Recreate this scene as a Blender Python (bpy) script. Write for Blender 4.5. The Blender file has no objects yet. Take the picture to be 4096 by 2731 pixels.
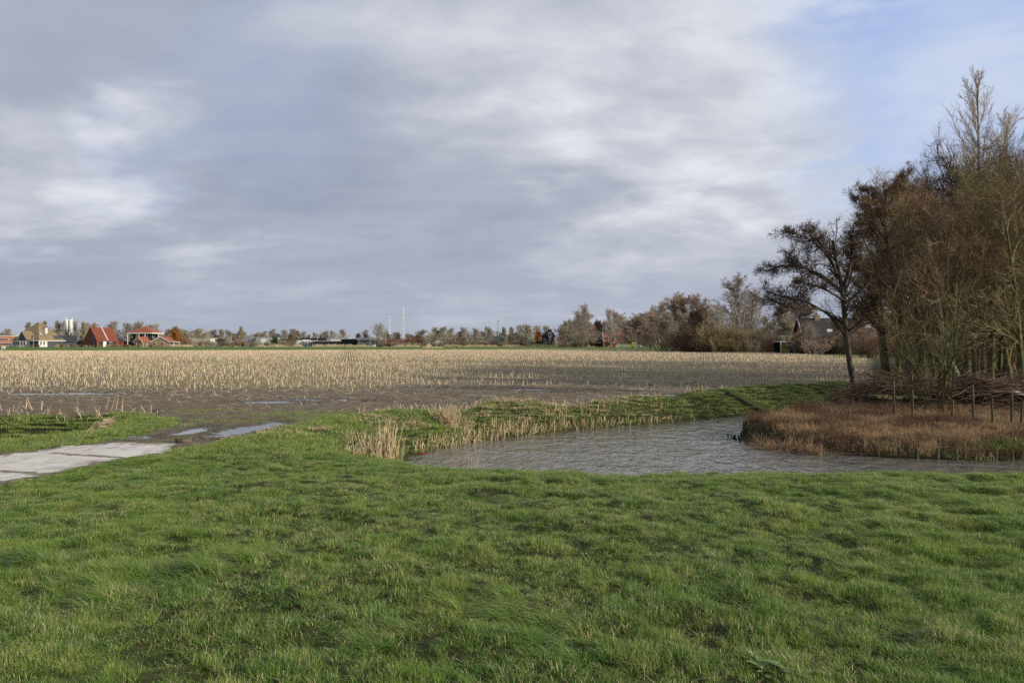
import bpy, math, random
import numpy as np
from math import radians, sin, cos, pi, atan2
from mathutils import Vector

# ------------------------------------------------------------------ camera, sky, sun, exposure
F = 3137.0; CX = 2048.0; HY = 1371.0; EYE = 2.0
scene = bpy.context.scene
col = scene.collection
cam_d = bpy.data.cameras.new('camera'); cam = bpy.data.objects.new('camera', cam_d); col.objects.link(cam)
cam_d.sensor_width = 4096.0/F*18.0; cam_d.lens = 18.0; cam_d.clip_end = 20000; cam_d.clip_start = 0.05
cam.location = (0, 0, EYE)
cam.rotation_euler = (radians(90) + math.atan((HY-1365.5)/F), 0, 0)
scene.camera = cam
scene.cycles.use_denoising = False
scene.view_settings.view_transform = 'Standard'; scene.view_settings.look = 'None'
scene.view_settings.exposure = 0.0; scene.view_settings.gamma = 1.0

SUN_EL = radians(20.5)
TO_SUN = Vector((1.0, -0.42, 0)).normalized()*cos(SUN_EL) + Vector((0, 0, sin(SUN_EL)))
sl = bpy.data.lights.new('sun', 'SUN'); sl.energy = 5.0; sl.angle = radians(0.55); sl.color = (1.0, 0.88, 0.70)
so = bpy.data.objects.new('sun', sl); col.objects.link(so)
so.rotation_euler = TO_SUN.to_track_quat('Z', 'Y').to_euler()

def px_dir(px, py):
    v = Vector(((px-CX)/F, 1.0, (HY-py)/F)); return v.normalized()

world = bpy.data.worlds.new('World'); scene.world = world; world.use_nodes = True
nt = world.node_tree; nt.nodes.clear()
def N(t, **k):
    n = nt.nodes.new(t)
    for a, b in k.items(): setattr(n, a, b)
    return n
def M(op, a, b=None, c=None, clamp=False):
    n = N('ShaderNodeMath', operation=op); n.use_clamp = clamp
    for i, v in enumerate((a, b, c)):
        if v is None: continue
        if isinstance(v, (int, float)): n.inputs[i].default_value = v
        else: nt.links.new(v, n.inputs[i])
    return n.outputs[0]
def sstep(x, a, b):
    n = N('ShaderNodeMapRange', interpolation_type='SMOOTHSTEP')
    nt.links.new(x, n.inputs['Value'])
    n.inputs['From Min'].default_value = a; n.inputs['From Max'].default_value = b
    return n.outputs[0]
def cmix(fac, a, b, bt='MIX'):
    n = N('ShaderNodeMix', data_type='RGBA', blend_type=bt)
    for s, v in ((n.inputs[0], fac), (n.inputs[6], a), (n.inputs[7], b)):
        if isinstance(v, (int, float)): s.default_value = v
        elif isinstance(v, tuple): s.default_value = (*v, 1)
        else: nt.links.new(v, s)
    return n.outputs[2]
out = N('ShaderNodeOutputWorld'); bg = N('ShaderNodeBackground')
SKY = 0.1
bg.inputs['Strength'].default_value = SKY
sky = N('ShaderNodeTexSky', sky_type='NISHITA'); sky.sun_disc = False
sky.sun_elevation = SUN_EL
sky.sun_rotation = atan2(TO_SUN.x, TO_SUN.y)
sky.air_density = 1.0; sky.dust_density = 0.6; sky.ozone_density = 2.0
tc = N('ShaderNodeTexCoord'); sp = N('ShaderNodeSeparateXYZ'); nt.links.new(tc.outputs['Generated'], sp.inputs[0])
dx, dy, dz = sp.outputs
zz_ = M('ADD', M('MAXIMUM', dz, 0.0), 0.24)
cu = N('ShaderNodeCombineXYZ'); nt.links.new(M('DIVIDE', dx, zz_), cu.inputs[0]); nt.links.new(M('DIVIDE', dy, zz_), cu.inputs[1])
def noise(scale, detail, rough, dist, off, sx=1.0, sy=1.0):
    mp = N('ShaderNodeMapping'); nt.links.new(cu.outputs[0], mp.inputs[0])
    mp.inputs['Location'].default_value = off; mp.inputs['Scale'].default_value = (sx, sy, 1)
    n = N('ShaderNodeTexNoise'); nt.links.new(mp.outputs[0], n.inputs['Vector'])
    n.inputs['Scale'].default_value = scale; n.inputs['Detail'].default_value = detail
    n.inputs['Roughness'].default_value = rough; n.inputs['Distortion'].default_value = dist
    return n.outputs['Fac']
n_big = noise(0.9, 3, 0.5, 0.3, (3.1, 1.7, 0))
n_mid = noise(2.3, 7, 0.5, 0.25, (7.3, 2.2, 4), 0.8, 1.0)
n_fine = noise(8.0, 6, 0.55, 0.4, (1.3, 9.2, 2), 0.7, 1.0)
def lobe(px, py, r_in, r_out):           # a soft patch of sky round a direction (degrees)
    c = px_dir(px, py); d = N('ShaderNodeVectorMath', operation='DOT_PRODUCT')
    nt.links.new(tc.outputs['Generated'], d.inputs[0]); d.inputs[1].default_value = c
    v = M('ADD', d.outputs['Value'], M('MULTIPLY', M('SUBTRACT', n_mid, 0.5), 0.04))
    return sstep(v, cos(radians(r_out)), cos(radians(r_in)))
# brightness of the cloud deck
t = M('ADD', M('MULTIPLY', M('SUBTRACT', n_big, 0.5), 0.8), M('MULTIPLY', M('SUBTRACT', n_mid, 0.5), 1.35))
t = M('ADD', t, M('MULTIPLY', M('SUBTRACT', n_fine, 0.5), 0.55))
t = M('ADD', t, 0.40)
for px, py, a, b, g in ((2750, 180, 1, 16, .36), (150, 760, 0, 7, .24), (620, 720, 0, 6, .16), (2300, 800, 0, 9, .08), (3050, 900, 2, 12, .05), (1900, 250, 2, 12, .10), (1500, 100, 0, 8, .10),
                        (300, 250, 0, 10, -.14), (1250, 600, 0, 8, -.10), (3350, 1150, 0, 12, .10)):
    t = M('ADD', t, M('MULTIPLY', lobe(px, py, a, b), g))
t = M('MULTIPLY', t, 1.0, clamp=True)
cr = N('ShaderNodeValToRGB'); nt.links.new(t, cr.inputs[0])
e = cr.color_ramp.elements
e[0].position = 0.0; e[0].color = (0.33, 0.375, 0.48, 1)
e[1].position = 1.0; e[1].color = (0.76, 0.785, 0.84, 1)
m_ = e.new(0.42); m_.color = (0.425, 0.46, 0.55, 1)
m_ = e.new(0.72); m_.color = (0.57, 0.60, 0.675, 1)
cloud = cr.outputs[0]
# haze of the low sky
hz = sstep(dz, 0.16, 0.0)
cloud = cmix(M('MULTIPLY', hz, 0.6), cloud, (0.40, 0.44, 0.54))
clouds10 = cmix(1.0, cloud, (1/SKY,)*3, 'MULTIPLY')
# blue gaps
gap = M('MAXIMUM', lobe(4350, 60, 6, 17), M('MULTIPLY', lobe(3800, -500, 7, 14), 0.95)); gap = M('MAXIMUM', gap, M('MULTIPLY', lobe(3560, 560, 1, 6.5), 0.75))
gap = M('MAXIMUM', gap, M('MULTIPLY', lobe(1050, 380, 0, 9), 0.22))
gap = M('MAXIMUM', gap, M('MULTIPLY', lobe(640, 640, 0, 5.0), 0.22))
wisp = M('MAXIMUM', M('MULTIPLY', lobe(3950, 360, 0, 9), 0.75), M('MULTIPLY', sstep(M('ADD', n_mid, M('MULTIPLY', M('SUBTRACT', n_fine, .5), .35)), 0.44, 0.64), 0.8))
gap = M('MULTIPLY', M('MULTIPLY', gap, 0.92), M('SUBTRACT', 1.0, wisp), clamp=True)
wcol = cmix(M('MULTIPLY', lobe(3950, 330, 2, 15), .9), clouds10, (6.9, 7.6, 8.9))
blue = cmix(0.78, sky.outputs[0], (3.5, 5.0, 9.2))
final = cmix(gap, wcol, blue)
nt.links.new(final, bg.inputs['Color']); nt.links.new(bg.outputs[0], out.inputs[0])

# ------------------------------------------------------------------ helpers
def W(px, py, z=0.0):
    d = (EYE-z)*F/(py-HY); return ((px-CX)/F*d, d)
def X(px, d): return (px-CX)/F*d
def Z(py, d): return EYE-(py-HY)/F*d
def tag(o, label=None, cat=None, group=None, kind=None):
    if label: o['label'] = label
    if cat: o['category'] = cat
    if group: o['group'] = group
    if kind: o['kind'] = kind
    return o
def empty(name, loc, rz=0.0, label=None, cat=None, group=None):
    o = bpy.data.objects.new(name, None); col.objects.link(o); o.empty_display_size = 0.3
    o.location = loc; o.rotation_euler = (0, 0, rz); return tag(o, label, cat, group)
def mesh_np(name, V, faces, smooth=False):
    """faces: list of (n,k) int arrays"""
    V = np.asarray(V, dtype=np.float32).reshape(-1, 3)
    me = bpy.data.meshes.new(name)
    faces = [np.asarray(f, dtype=np.int32) for f in faces if len(f)]
    me.vertices.add(len(V)); me.vertices.foreach_set('co', V.ravel())
    nl = sum(f.size for f in faces); npoly = sum(len(f) for f in faces)
    me.loops.add(nl); me.polygons.add(npoly)
    me.loops.foreach_set('vertex_index', np.concatenate([f.ravel() for f in faces]))
    tot = np.concatenate([np.full(len(f), f.shape[1], dtype=np.int32) for f in faces])
    st = np.zeros(npoly, dtype=np.int32); st[1:] = np.cumsum(tot)[:-1]
    me.polygons.foreach_set('loop_start', st); me.polygons.foreach_set('loop_total', tot)
    me.update(calc_edges=True)
    me.polygons.foreach_set('use_smooth', np.full(npoly, smooth, dtype=bool))
    return me
def obj(name, me, mat, parent=None):
    o = bpy.data.objects.new(name, me); col.objects.link(o)
    if mat is not None and not me.materials: me.materials.append(mat)
    if parent is not None: o.parent = parent
    return o
def fattr(me, name, vals):
    a = me.attributes.new(name, 'FLOAT', 'POINT'); a.data.foreach_set('value', np.asarray(vals, dtype=np.float32))

class MB:
    """collects boxes, prisms and bars for one mesh"""
    def __init__(s): s.v = []; s.f = []
    def poly(s, pts):
        b = len(s.v); s.v += [tuple(p) for p in pts]; s.f.append(list(range(b, b+len(pts)))); return s
    def box(s, x0, x1, y0, y1, z0, z1):
        b = len(s.v)
        s.v += [(x, y, z) for z in (z0, z1) for y in (y0, y1) for x in (x0, x1)]
        s.f += [[b+i for i in q] for q in ((0, 2, 3, 1), (4, 5, 7, 6), (0, 1, 5, 4), (2, 6, 7, 3), (0, 4, 6, 2), (1, 3, 7, 5))]
        return s
    def prism(s, prof, a0, a1, axis='y'):
        """profile in (u,z) swept along an axis"""
        b = len(s.v); n = len(prof)
        for a in (a0, a1):
            for u, z in prof: s.v.append((u, a, z) if axis == 'y' else (a, u, z))
        s.f.append([b+i for i in range(n)]); s.f.append([b+n+i for i in reversed(range(n))])
        for i in range(n):
            j = (i+1) % n; s.f.append([b+j, b+i, b+n+i, b+n+j])
        return s
    def slab(s, quad, th):
        """a thick plate: quad of points, thickened along its normal"""
        q = [Vector(p) for p in quad]; nn = (q[1]-q[0]).cross(q[-1]-q[0]).normalized()*th
        b = len(s.v); n = len(q)
        s.v += [tuple(p) for p in q]+[tuple(p+nn) for p in q]
        s.f.append([b+i for i in reversed(range(n))]); s.f.append([b+n+i for i in range(n)])
        for i in range(n):
            j = (i+1) % n; s.f.append([b+i, b+j, b+n+j, b+n+i])
        return s
    def bar(s, p, q, r, r2=None, n=6):
        p = Vector(p); q = Vector(q); r2 = r if r2 is None else r2
        t = (q-p).normalized(); a = t.cross(Vector((0, 0, 1)) if abs(t.z) < .9 else Vector((1, 0, 0))).normalized(); c = t.cross(a)
        b = len(s.v)
        for c0, rr in ((p, r), (q, r2)):
            for k in range(n):
                an = 2*pi*k/n; s.v.append(tuple(c0+a*cos(an)*rr+c*sin(an)*rr))
        for k in range(n):
            j = (k+1) % n; s.f.append([b+k, b+j, b+n+j, b+n+k])
        s.f.append([b+k for k in reversed(range(n))]); s.f.append([b+n+k for k in range(n)])
        return s
    def lathe(s, prof, c=(0, 0, 0), n=12, sx=1, sy=1):
        b = len(s.v); m = len(prof)
        for r, z in prof:
            for k in range(n):
                a = 2*pi*k/n; s.v.append((c[0]+r*cos(a)*sx, c[1]+r*sin(a)*sy, c[2]+z))
        for i in range(m-1):
            for k in range(n):
                j = (k+1) % n; s.f.append([b+i*n+k, b+i*n+j, b+(i+1)*n+j, b+(i+1)*n+k])
        s.f.append([b+k for k in reversed(range(n))]); s.f.append([b+(m-1)*n+k for k in range(n)])
        return s
    def build(s, name, mat, parent=None, smooth=False):
        me = bpy.data.meshes.new(name); me.from_pydata(s.v, [], s.f); me.update()
        if smooth: me.polygons.foreach_set('use_smooth', [True]*len(me.polygons))
        return obj(name, me, mat, parent)

# ------------------------------------------------------------------ numeric noise
def _h(ix, iy, s):
    n = (ix*374761393 + iy*668265263 + s*974634777) & 0x7fffffff
    n = ((n ^ (n >> 13))*1274126177) & 0x7fffffff
    n = n ^ (n >> 16)
    return (n & 0xffff)/65535.0
def vnoise(x, y, s=0):
    x = np.asarray(x, float); y = np.asarray(y, float)
    ix = np.floor(x).astype(np.int64); iy = np.floor(y).astype(np.int64)
    fx = x-ix; fy = y-iy; fx = fx*fx*(3-2*fx); fy = fy*fy*(3-2*fy)
    a = _h(ix, iy, s); b = _h(ix+1, iy, s); c = _h(ix, iy+1, s); d = _h(ix+1, iy+1, s)
    return (a*(1-fx)+b*fx)*(1-fy)+(c*(1-fx)+d*fx)*fy
def fbm(x, y, s=0, o=4):
    r = 0; a = 0.5; t = 0
    for i in range(o): r = r+a*vnoise(x, y, s+i*17); t += a; a *= .5; x = x*2.03+11.3; y = y*2.03+5.1
    return r/t
def ss(x, a, b):
    t = np.clip((x-a)/(b-a), 0, 1); return t*t*(3-2*t)
def sdist(px, py, poly):
    """signed distance to a polygon, negative inside"""
    px = np.asarray(px, float); py = np.asarray(py, float)
    d = np.full(px.shape, 1e9); ins = np.zeros(px.shape, bool); n = len(poly)
    for i in range(n):
        ax, ay = poly[i]; bx, by = poly[(i+1) % n]
        ex, ey = bx-ax, by-ay; wx, wy = px-ax, py-ay
        t = np.clip((wx*ex+wy*ey)/(ex*ex+ey*ey+1e-12), 0, 1)
        d = np.minimum(d, (wx-ex*t)**2+(wy-ey*t)**2)
        c = ((ay <= py) & (by > py)) | ((by <= py) & (ay > py))
        with np.errstate(divide='ignore', invalid='ignore'):
            xi = ax+(py-ay)/(ey if abs(ey) > 1e-12 else 1e-12)*ex
        ins ^= c & (px < xi)
    d = np.sqrt(d); return np.where(ins, -d, d)

# ------------------------------------------------------------------ materials
def mat(name, c1, c2=None, scale=3.0, rough=0.8, bump=0.0, bscale=20.0, spec=0.3, metal=0.0, detail=5, coord='Object', stretch=(1, 1, 1), c3=None, lo=.35, hi=.65):
    m = bpy.data.materials.new(name); m.use_nodes = True; t = m.node_tree; b = t.nodes['Principled BSDF']
    b.inputs['Roughness'].default_value = rough; b.inputs['Metallic'].default_value = metal
    b.inputs['Specular IOR Level'].default_value = spec
    b.inputs['Base Color'].default_value = (*c1, 1)
    tc = t.nodes.new('ShaderNodeTexCoord'); mp = t.nodes.new('ShaderNodeMapping'); mp.inputs['Scale'].default_value = stretch
    t.links.new(tc.outputs[coord], mp.inputs[0])
    if c2 is not None:
        n = t.nodes.new('ShaderNodeTexNoise'); n.inputs['Scale'].default_value = scale; n.inputs['Detail'].default_value = detail
        n.inputs['Roughness'].default_value = .6
        t.links.new(mp.outputs[0], n.inputs['Vector'])
        r = t.nodes.new('ShaderNodeValToRGB'); t.links.new(n.outputs['Fac'], r.inputs[0])
        r.color_ramp.elements[0].position = lo; r.color_ramp.elements[0].color = (*c1, 1)
        r.color_ramp.elements[1].position = hi; r.color_ramp.elements[1].color = (*c2, 1)
        if c3 is not None: q = r.color_ramp.elements.new((lo+hi)/2); q.color = (*c3, 1)
        t.links.new(r.outputs[0], b.inputs['Base Color'])
    if bump:
        n = t.nodes.new('ShaderNodeTexNoise'); n.inputs['Scale'].default_value = bscale; n.inputs['Detail'].default_value = 6
        t.links.new(mp.outputs[0], n.inputs['Vector'])
        q = t.nodes.new('ShaderNodeBump'); q.inputs['Strength'].default_value = 1.0; q.inputs['Distance'].default_value = bump
        t.links.new(n.outputs['Fac'], q.inputs['Height']); t.links.new(q.outputs[0], b.inputs['Normal'])
    return m
class NT:
    """small node helper for bigger materials"""
    def __init__(s, name):
        s.m = bpy.data.materials.new(name); s.m.use_nodes = True; s.t = s.m.node_tree
        s.b = s.t.nodes['Principled BSDF']; s.o = s.t.nodes['Material Output']
        g = s.t.nodes.new('ShaderNodeNewGeometry'); s.pos = g.outputs['Position']
    def n(s, t, **k):
        n = s.t.nodes.new(t)
        for a, b in k.items(): setattr(n, a, b)
        return n
    def l(s, a, b): s.t.links.new(a, b)
    def noise(s, scale, detail=5, rough=.55, stretch=None, dist=0, off=(0, 0, 0)):
        v = s.pos
        mp = s.n('ShaderNodeMapping'); mp.inputs['Scale'].default_value = stretch or (1, 1, 1); mp.inputs['Location'].default_value = off
        s.l(v, mp.inputs[0]); n = s.n('ShaderNodeTexNoise'); s.l(mp.outputs[0], n.inputs['Vector'])
        n.inputs['Scale'].default_value = scale; n.inputs['Detail'].default_value = detail; n.inputs['Roughness'].default_value = rough
        n.inputs['Distortion'].default_value = dist
        return n.outputs['Fac']
    def attr(s, name):
        a = s.n('ShaderNodeAttribute'); a.attribute_name = name; return a.outputs['Fac']
    def math(s, op, a, b=None, clamp=False):
        n = s.n('ShaderNodeMath', operation=op); n.use_clamp = clamp
        for i, v in enumerate((a, b)):
            if v is None: continue
            if isinstance(v, (int, float)): n.inputs[i].default_value = v
            else: s.l(v, n.inputs[i])
        return n.outputs[0]
    def step(s, x, a, b):
        n = s.n('ShaderNodeMapRange', interpolation_type='SMOOTHSTEP'); s.l(x, n.inputs['Value'])
        n.inputs['From Min'].default_value = a; n.inputs['From Max'].default_value = b; return n.outputs[0]
    def mix(s, f, a, b):
        n = s.n('ShaderNodeMix', data_type='RGBA')
        for q, v in ((n.inputs[0], f), (n.inputs[6], a), (n.inputs[7], b)):
            if isinstance(v, (int, float)): q.default_value = v
            elif isinstance(v, tuple): q.default_value = (*v, 1)
            else: s.l(v, q)
        return n.outputs[2]
    def fmix(s, f, a, b):
        n = s.n('ShaderNodeMix', data_type='FLOAT')
        for q, v in ((n.inputs[0], f), (n.inputs[2], a), (n.inputs[3], b)):
            if isinstance(v, (int, float)): q.default_value = v
            else: s.l(v, q)
        return n.outputs[0]
    def bump(s, h, dist, strength=1.0):
        q = s.n('ShaderNodeBump'); q.inputs['Distance'].default_value = dist
        if isinstance(strength, (int, float)): q.inputs['Strength'].default_value = strength
        else: s.l(strength, q.inputs['Strength'])
        s.l(h, q.inputs['Height']); s.l(q.outputs[0], s.b.inputs['Normal'])

# soil under the grass
k = NT('meadow_soil'); a = k.noise(1.3, 4); b_ = k.noise(14, 5)
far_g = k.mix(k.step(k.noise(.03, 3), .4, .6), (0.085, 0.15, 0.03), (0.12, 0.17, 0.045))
near_g = k.mix(k.step(a, .35, .65), (0.022, 0.030, 0.010), (0.045, 0.05, 0.02))  # near soil kept extra dark, standing in for shade between the tufts
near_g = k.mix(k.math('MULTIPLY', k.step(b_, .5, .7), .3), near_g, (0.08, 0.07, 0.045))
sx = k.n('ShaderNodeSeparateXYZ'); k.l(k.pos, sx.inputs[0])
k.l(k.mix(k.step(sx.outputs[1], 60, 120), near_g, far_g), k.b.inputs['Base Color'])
k.b.inputs['Roughness'].default_value = .95; k.b.inputs['Specular IOR Level'].default_value = .1
k.bump(b_, .03); M_SOIL = k.m

# mud / stubble field
k = NT('field_mud'); wet = k.attr('wet'); con = k.attr('conc'); strw = k.attr('straw'); grn = k.attr('weed')
n1 = k.noise(2.2, 6); n2 = k.noise(17, 6, .6); n3 = k.noise(60, 4, .6, (1, .35, 1))
base = k.mix(k.step(n1, .3, .7), (0.130, 0.105, 0.070), (0.235, 0.195, 0.135))
base = k.mix(k.step(n2, .45, .75), base, (0.075, 0.060, 0.045))
base = k.mix(k.math('MULTIPLY', strw, k.step(n3, .42, .62)), base, (0.42, 0.33, 0.21))
base = k.mix(k.math('MULTIPLY', grn, k.step(k.noise(5, 5, .6, (1, 1, 1), 0, (4, 2, 0)), .47, .6)), base, (0.07, 0.10, 0.025))
cn = k.noise(3.5, 6, .6, (1, 1, 1), .3, (9, 1, 0))
cm = k.step(k.math('ADD', con, k.math('MULTIPLY', k.math('SUBTRACT', cn, .5), 1.7)), .34, .66)
ccol = k.mix(k.step(k.noise(1.2, 5, .6, (1, 2.5, 1)), .35, .7), (0.52, 0.50, 0.47), (0.66, 0.64, 0.60))
ccol = k.mix(k.math('MULTIPLY', k.step(k.noise(7, 6, .7, (1, 3, 1)), .52, .72), .7), ccol, (0.27, 0.235, 0.185))
ccol = k.mix(k.math('MULTIPLY', k.step(k.noise(1.6, 5, .65, (2.2, .6, 1), .4, (5, 7, 0)), .50, .68), .75), ccol, (0.33, 0.295, 0.24))
base = k.mix(cm, base, ccol)
dirt = k.attr('dirt'); base = k.mix(k.step(k.math('ADD', dirt, k.math('MULTIPLY', k.math('SUBTRACT', k.noise(4.5, 6, .7), .5), 2.0)), .50, .75), base, (0.20, 0.17, 0.125))
wm = k.step(k.math('ADD', wet, k.math('MULTIPLY', k.math('SUBTRACT', k.noise(2.6, 6, .65, (1, 1.3, 1)), .5), 1.5)), .50, .60)
damp = k.math('MULTIPLY', k.step(k.math('ADD', wet, k.math('MULTIPLY', n1, .3)), .2, .5), k.math('SUBTRACT', 1.0, cm))
base = k.mix(k.math('MULTIPLY', damp, .35), base, (0.05, 0.045, 0.04))
base = k.mix(wm, base, (0.06, 0.055, 0.048))
k.l(base, k.b.inputs['Base Color'])
k.l(k.fmix(wm, k.fmix(cm, .78, .88), .04), k.b.inputs['Roughness'])
k.l(k.fmix(wm, .10, .5), k.b.inputs['Specular IOR Level'])
k.bump(k.math('ADD', n2, k.math('MULTIPLY', n1, 1.5)), .05, k.math('MULTIPLY', k.math('SUBTRACT', 1.0, wm), k.fmix(cm, .9, .12)))
M_FIELD = k.m

# woodland floor
M_WOOD = mat('woodland_floor', (0.035, 0.028, 0.018), (0.09, 0.06, 0.038), 2.5, .95, .05, 9, .1, c3=(0.05, 0.05, 0.022))

# water
k = NT('canal_water'); k.b.inputs['Roughness'].default_value = .06
k.b.inputs['IOR'].default_value = 1.333; k.b.inputs['Specular IOR Level'].default_value = .5
k.l(k.mix(k.step(k.noise(.35, 3), .35, .65), (0.125, 0.120, 0.100), (0.155, 0.15, 0.13)), k.b.inputs['Base Color'])
w1 = k.noise(1.0, 3, .55, (2.8, 1.6, 1), .4); w2 = k.noise(1.0, 3, .6, (8, 4.5, 1), .3); w3 = k.noise(.5, 2)
hh = k.math('ADD', k.math('MULTIPLY', w1, 1.0), k.math('MULTIPLY', w2, .18))
k.bump(hh, .17, k.fmix(k.step(w3, .35, .7), .7, 1.0)); M_WATER = k.m

def grass_mat(name, greens, dry, dry_amt, transl=.28, spec=.5, rough=.38):
    k = NT(name); tn = k.attr('tint'); n1 = k.noise(.9, 4); n2 = k.noise(3.3, 3, .5, off=(3, 3, 0))
    g = k.mix(k.step(n1, .35, .65), greens[0], greens[1])
    g = k.mix(k.math('MULTIPLY', k.step(n2, .45, .75), .6), g, greens[2])
    fr = k.math('FRACT', k.math('MULTIPLY', tn, 7.31))
    g = k.mix(k.math('MULTIPLY', fr, .45), g, greens[2])
    thr = k.math('ADD', tn, k.math('MULTIPLY', k.math('SUBTRACT', k.noise(1.1, 4, .6, off=(8, 1, 0)), .5), dry_amt*3.0))
    g = k.mix(k.step(thr, 1-dry_amt, 1-dry_amt+.06), g, dry)
    k.l(g, k.b.inputs['Base Color']); k.b.inputs['Roughness'].default_value = rough; k.b.inputs['Specular IOR Level'].default_value = spec
    tr = k.n('ShaderNodeBsdfTranslucent'); k.l(g, tr.inputs['Color']); mx = k.n('ShaderNodeMixShader'); mx.inputs[0].default_value = transl
    k.l(k.b.outputs[0], mx.inputs[1]); k.l(tr.outputs[0], mx.inputs[2]); k.l(mx.outputs[0], k.o.inputs['Surface'])
    return k.m
M_GRASS = grass_mat('meadow_grass', ((0.066, 0.200, 0.032), (0.150, 0.285, 0.046), (0.34, 0.375, 0.105)), (0.64, 0.56, 0.34), .17, .42, .25, .40)
M_BANK = grass_mat('bank_grass', ((0.095, 0.215, 0.032), (0.16, 0.28, 0.042), (0.26, 0.31, 0.08)), (0.45, 0.37, 0.2), .16)
M_STRAW = mat('dry_straw', (0.46, 0.365, 0.245), (0.66, 0.56, 0.41), .9, .75, spec=.2, coord='Object', lo=.3, hi=.7)
M_REED = mat('dry_reed', (0.36, 0.28, 0.165), (0.56, 0.46, 0.30), 4, .75, spec=.2)

# ------------------------------------------------------------------ terrain
ZW = -0.8
front = [(2965, 1753), (3075, 1780), (3296, 1808), (3516, 1827), (3737, 1838), (4096, 1841)]
farw = [(1640, 1822), (1764, 1796), (1925, 1764), (2133, 1737), (2431, 1710), (2700, 1689), (2800, 1678), (2965, 1662), (3075, 1656), (3220, 1648), (3351, 1640)]
CANAL = [W(*p, ZW) for p in farw] + [(14.6, 31.6), (12.5, 29.4), (10.2, 28.0), (8.5, 26.4), (7.2, 24.6)] + [W(*p, ZW) for p in front] + \
        [(20, 18.1), (42, 17), (42, 13.4), (12, 14.2), (5, 14.5), (1.5, 14.7), (-.6, 15.2), (-1.9, 16.1), (-2.6, 17.6)]
DITCH = [(-10.9, 17.6), (-11.2, 20.6), (-12, 21.2), (-60, 21.2), (-60, 14.0), (-16, 15.2), (-12, 16.6)]
pn = [W(*p) for p in [(1480, 1647), (1776, 1636), (1985, 1612), (2252, 1612), (2490, 1594), (2700, 1582), (2800, 1571), (3075, 1554), (3351, 1543), (3460, 1538)]]
fy_x = [-80, -15.2, -10.6, -9.6, -5.4]+[p[0] for p in pn]; fy_y = [22.4, 22.5, 22.4, 21.0, 21.6]+[p[1] for p in pn]
PATH = [(-30, -1), (-14, 5.8), (-9.3, 8.9), (-7.35, 10.9), (-6.8, 13.3), (-6.1, 14.8), (-5.6, 17.2), (-5.4, 18.8), (-5.2, 21.9), (-9.4, 21.9), (-8.3, 19.6), (-7.95, 17.2), (-8.25, 16.0), (-8.7, 15.0), (-9.4, 13.9), (-12, 12.3), (-16, 10.2), (-32, 2.5)]
CONC = [(-30, -1), (-14, 5.8), (-9.1, 8.8), (-7.1, 10.9), (-6.6, 13.2), (-5.9, 14.6), (-6.6, 15.9), (-7.9, 16.0), (-8.7, 15.6), (-9.4, 13.9), (-12, 12.3), (-16, 10.2), (-32, 2.5)]
fe_px = [0, 700, 1300, 2500, 2650, 3100, 3400, 3700, 4300]; fe_d = [192, 198, 215, 232, 185, 153, 108, 100, 95]
def is_wood(x, y): return (x > 17.2+.45*(y-37)) & (y > 25.5) & (y < 140)
def in_field(x, y):
    px = CX+x/np.maximum(y, 1)*F
    return (y > np.interp(x, fy_x, fy_y)) & (y < np.interp(px, fe_px, fe_d)) & ~is_wood(x, y) & ~((x > 16.9) & (y < 37.6))
puddles = [(250, 1573, 2.6, .7), (1080, 1606, 1.3, .5), (1240, 1598, 1.2, .35), (640, 1643, .8, .25), (930, 1722, .34, 1.2), (1060, 1700, .36, 1.1), (1000, 1712, .25, 1.6), (520, 1748, .45, .35), (770, 1720, .35, .9),
           (1900, 1578, 1.0, .3), (2660, 1578, 1.4, .35), (2450, 1584, 1.2, .3), (1420, 1601, .9, .3), (700, 1575, 1.6, .3), (3500, 1480, 2.5, 1.4), (3620, 1470, 2.0, 1.2), (120, 1540, 1.4, .6), (1700, 1545, 1.5, .4), (2150, 1560, 1.6, .35)]
def wetness(x, y):
    w = np.zeros(np.shape(x))
    for px, py, ax, ay in puddles:
        cx, cy = W(px, py); w = np.maximum(w, 1-np.sqrt(((x-cx)/ax)**2+((y-cy)/ay)**2)*.5)
    return np.clip(w, 0, 1)
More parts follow.
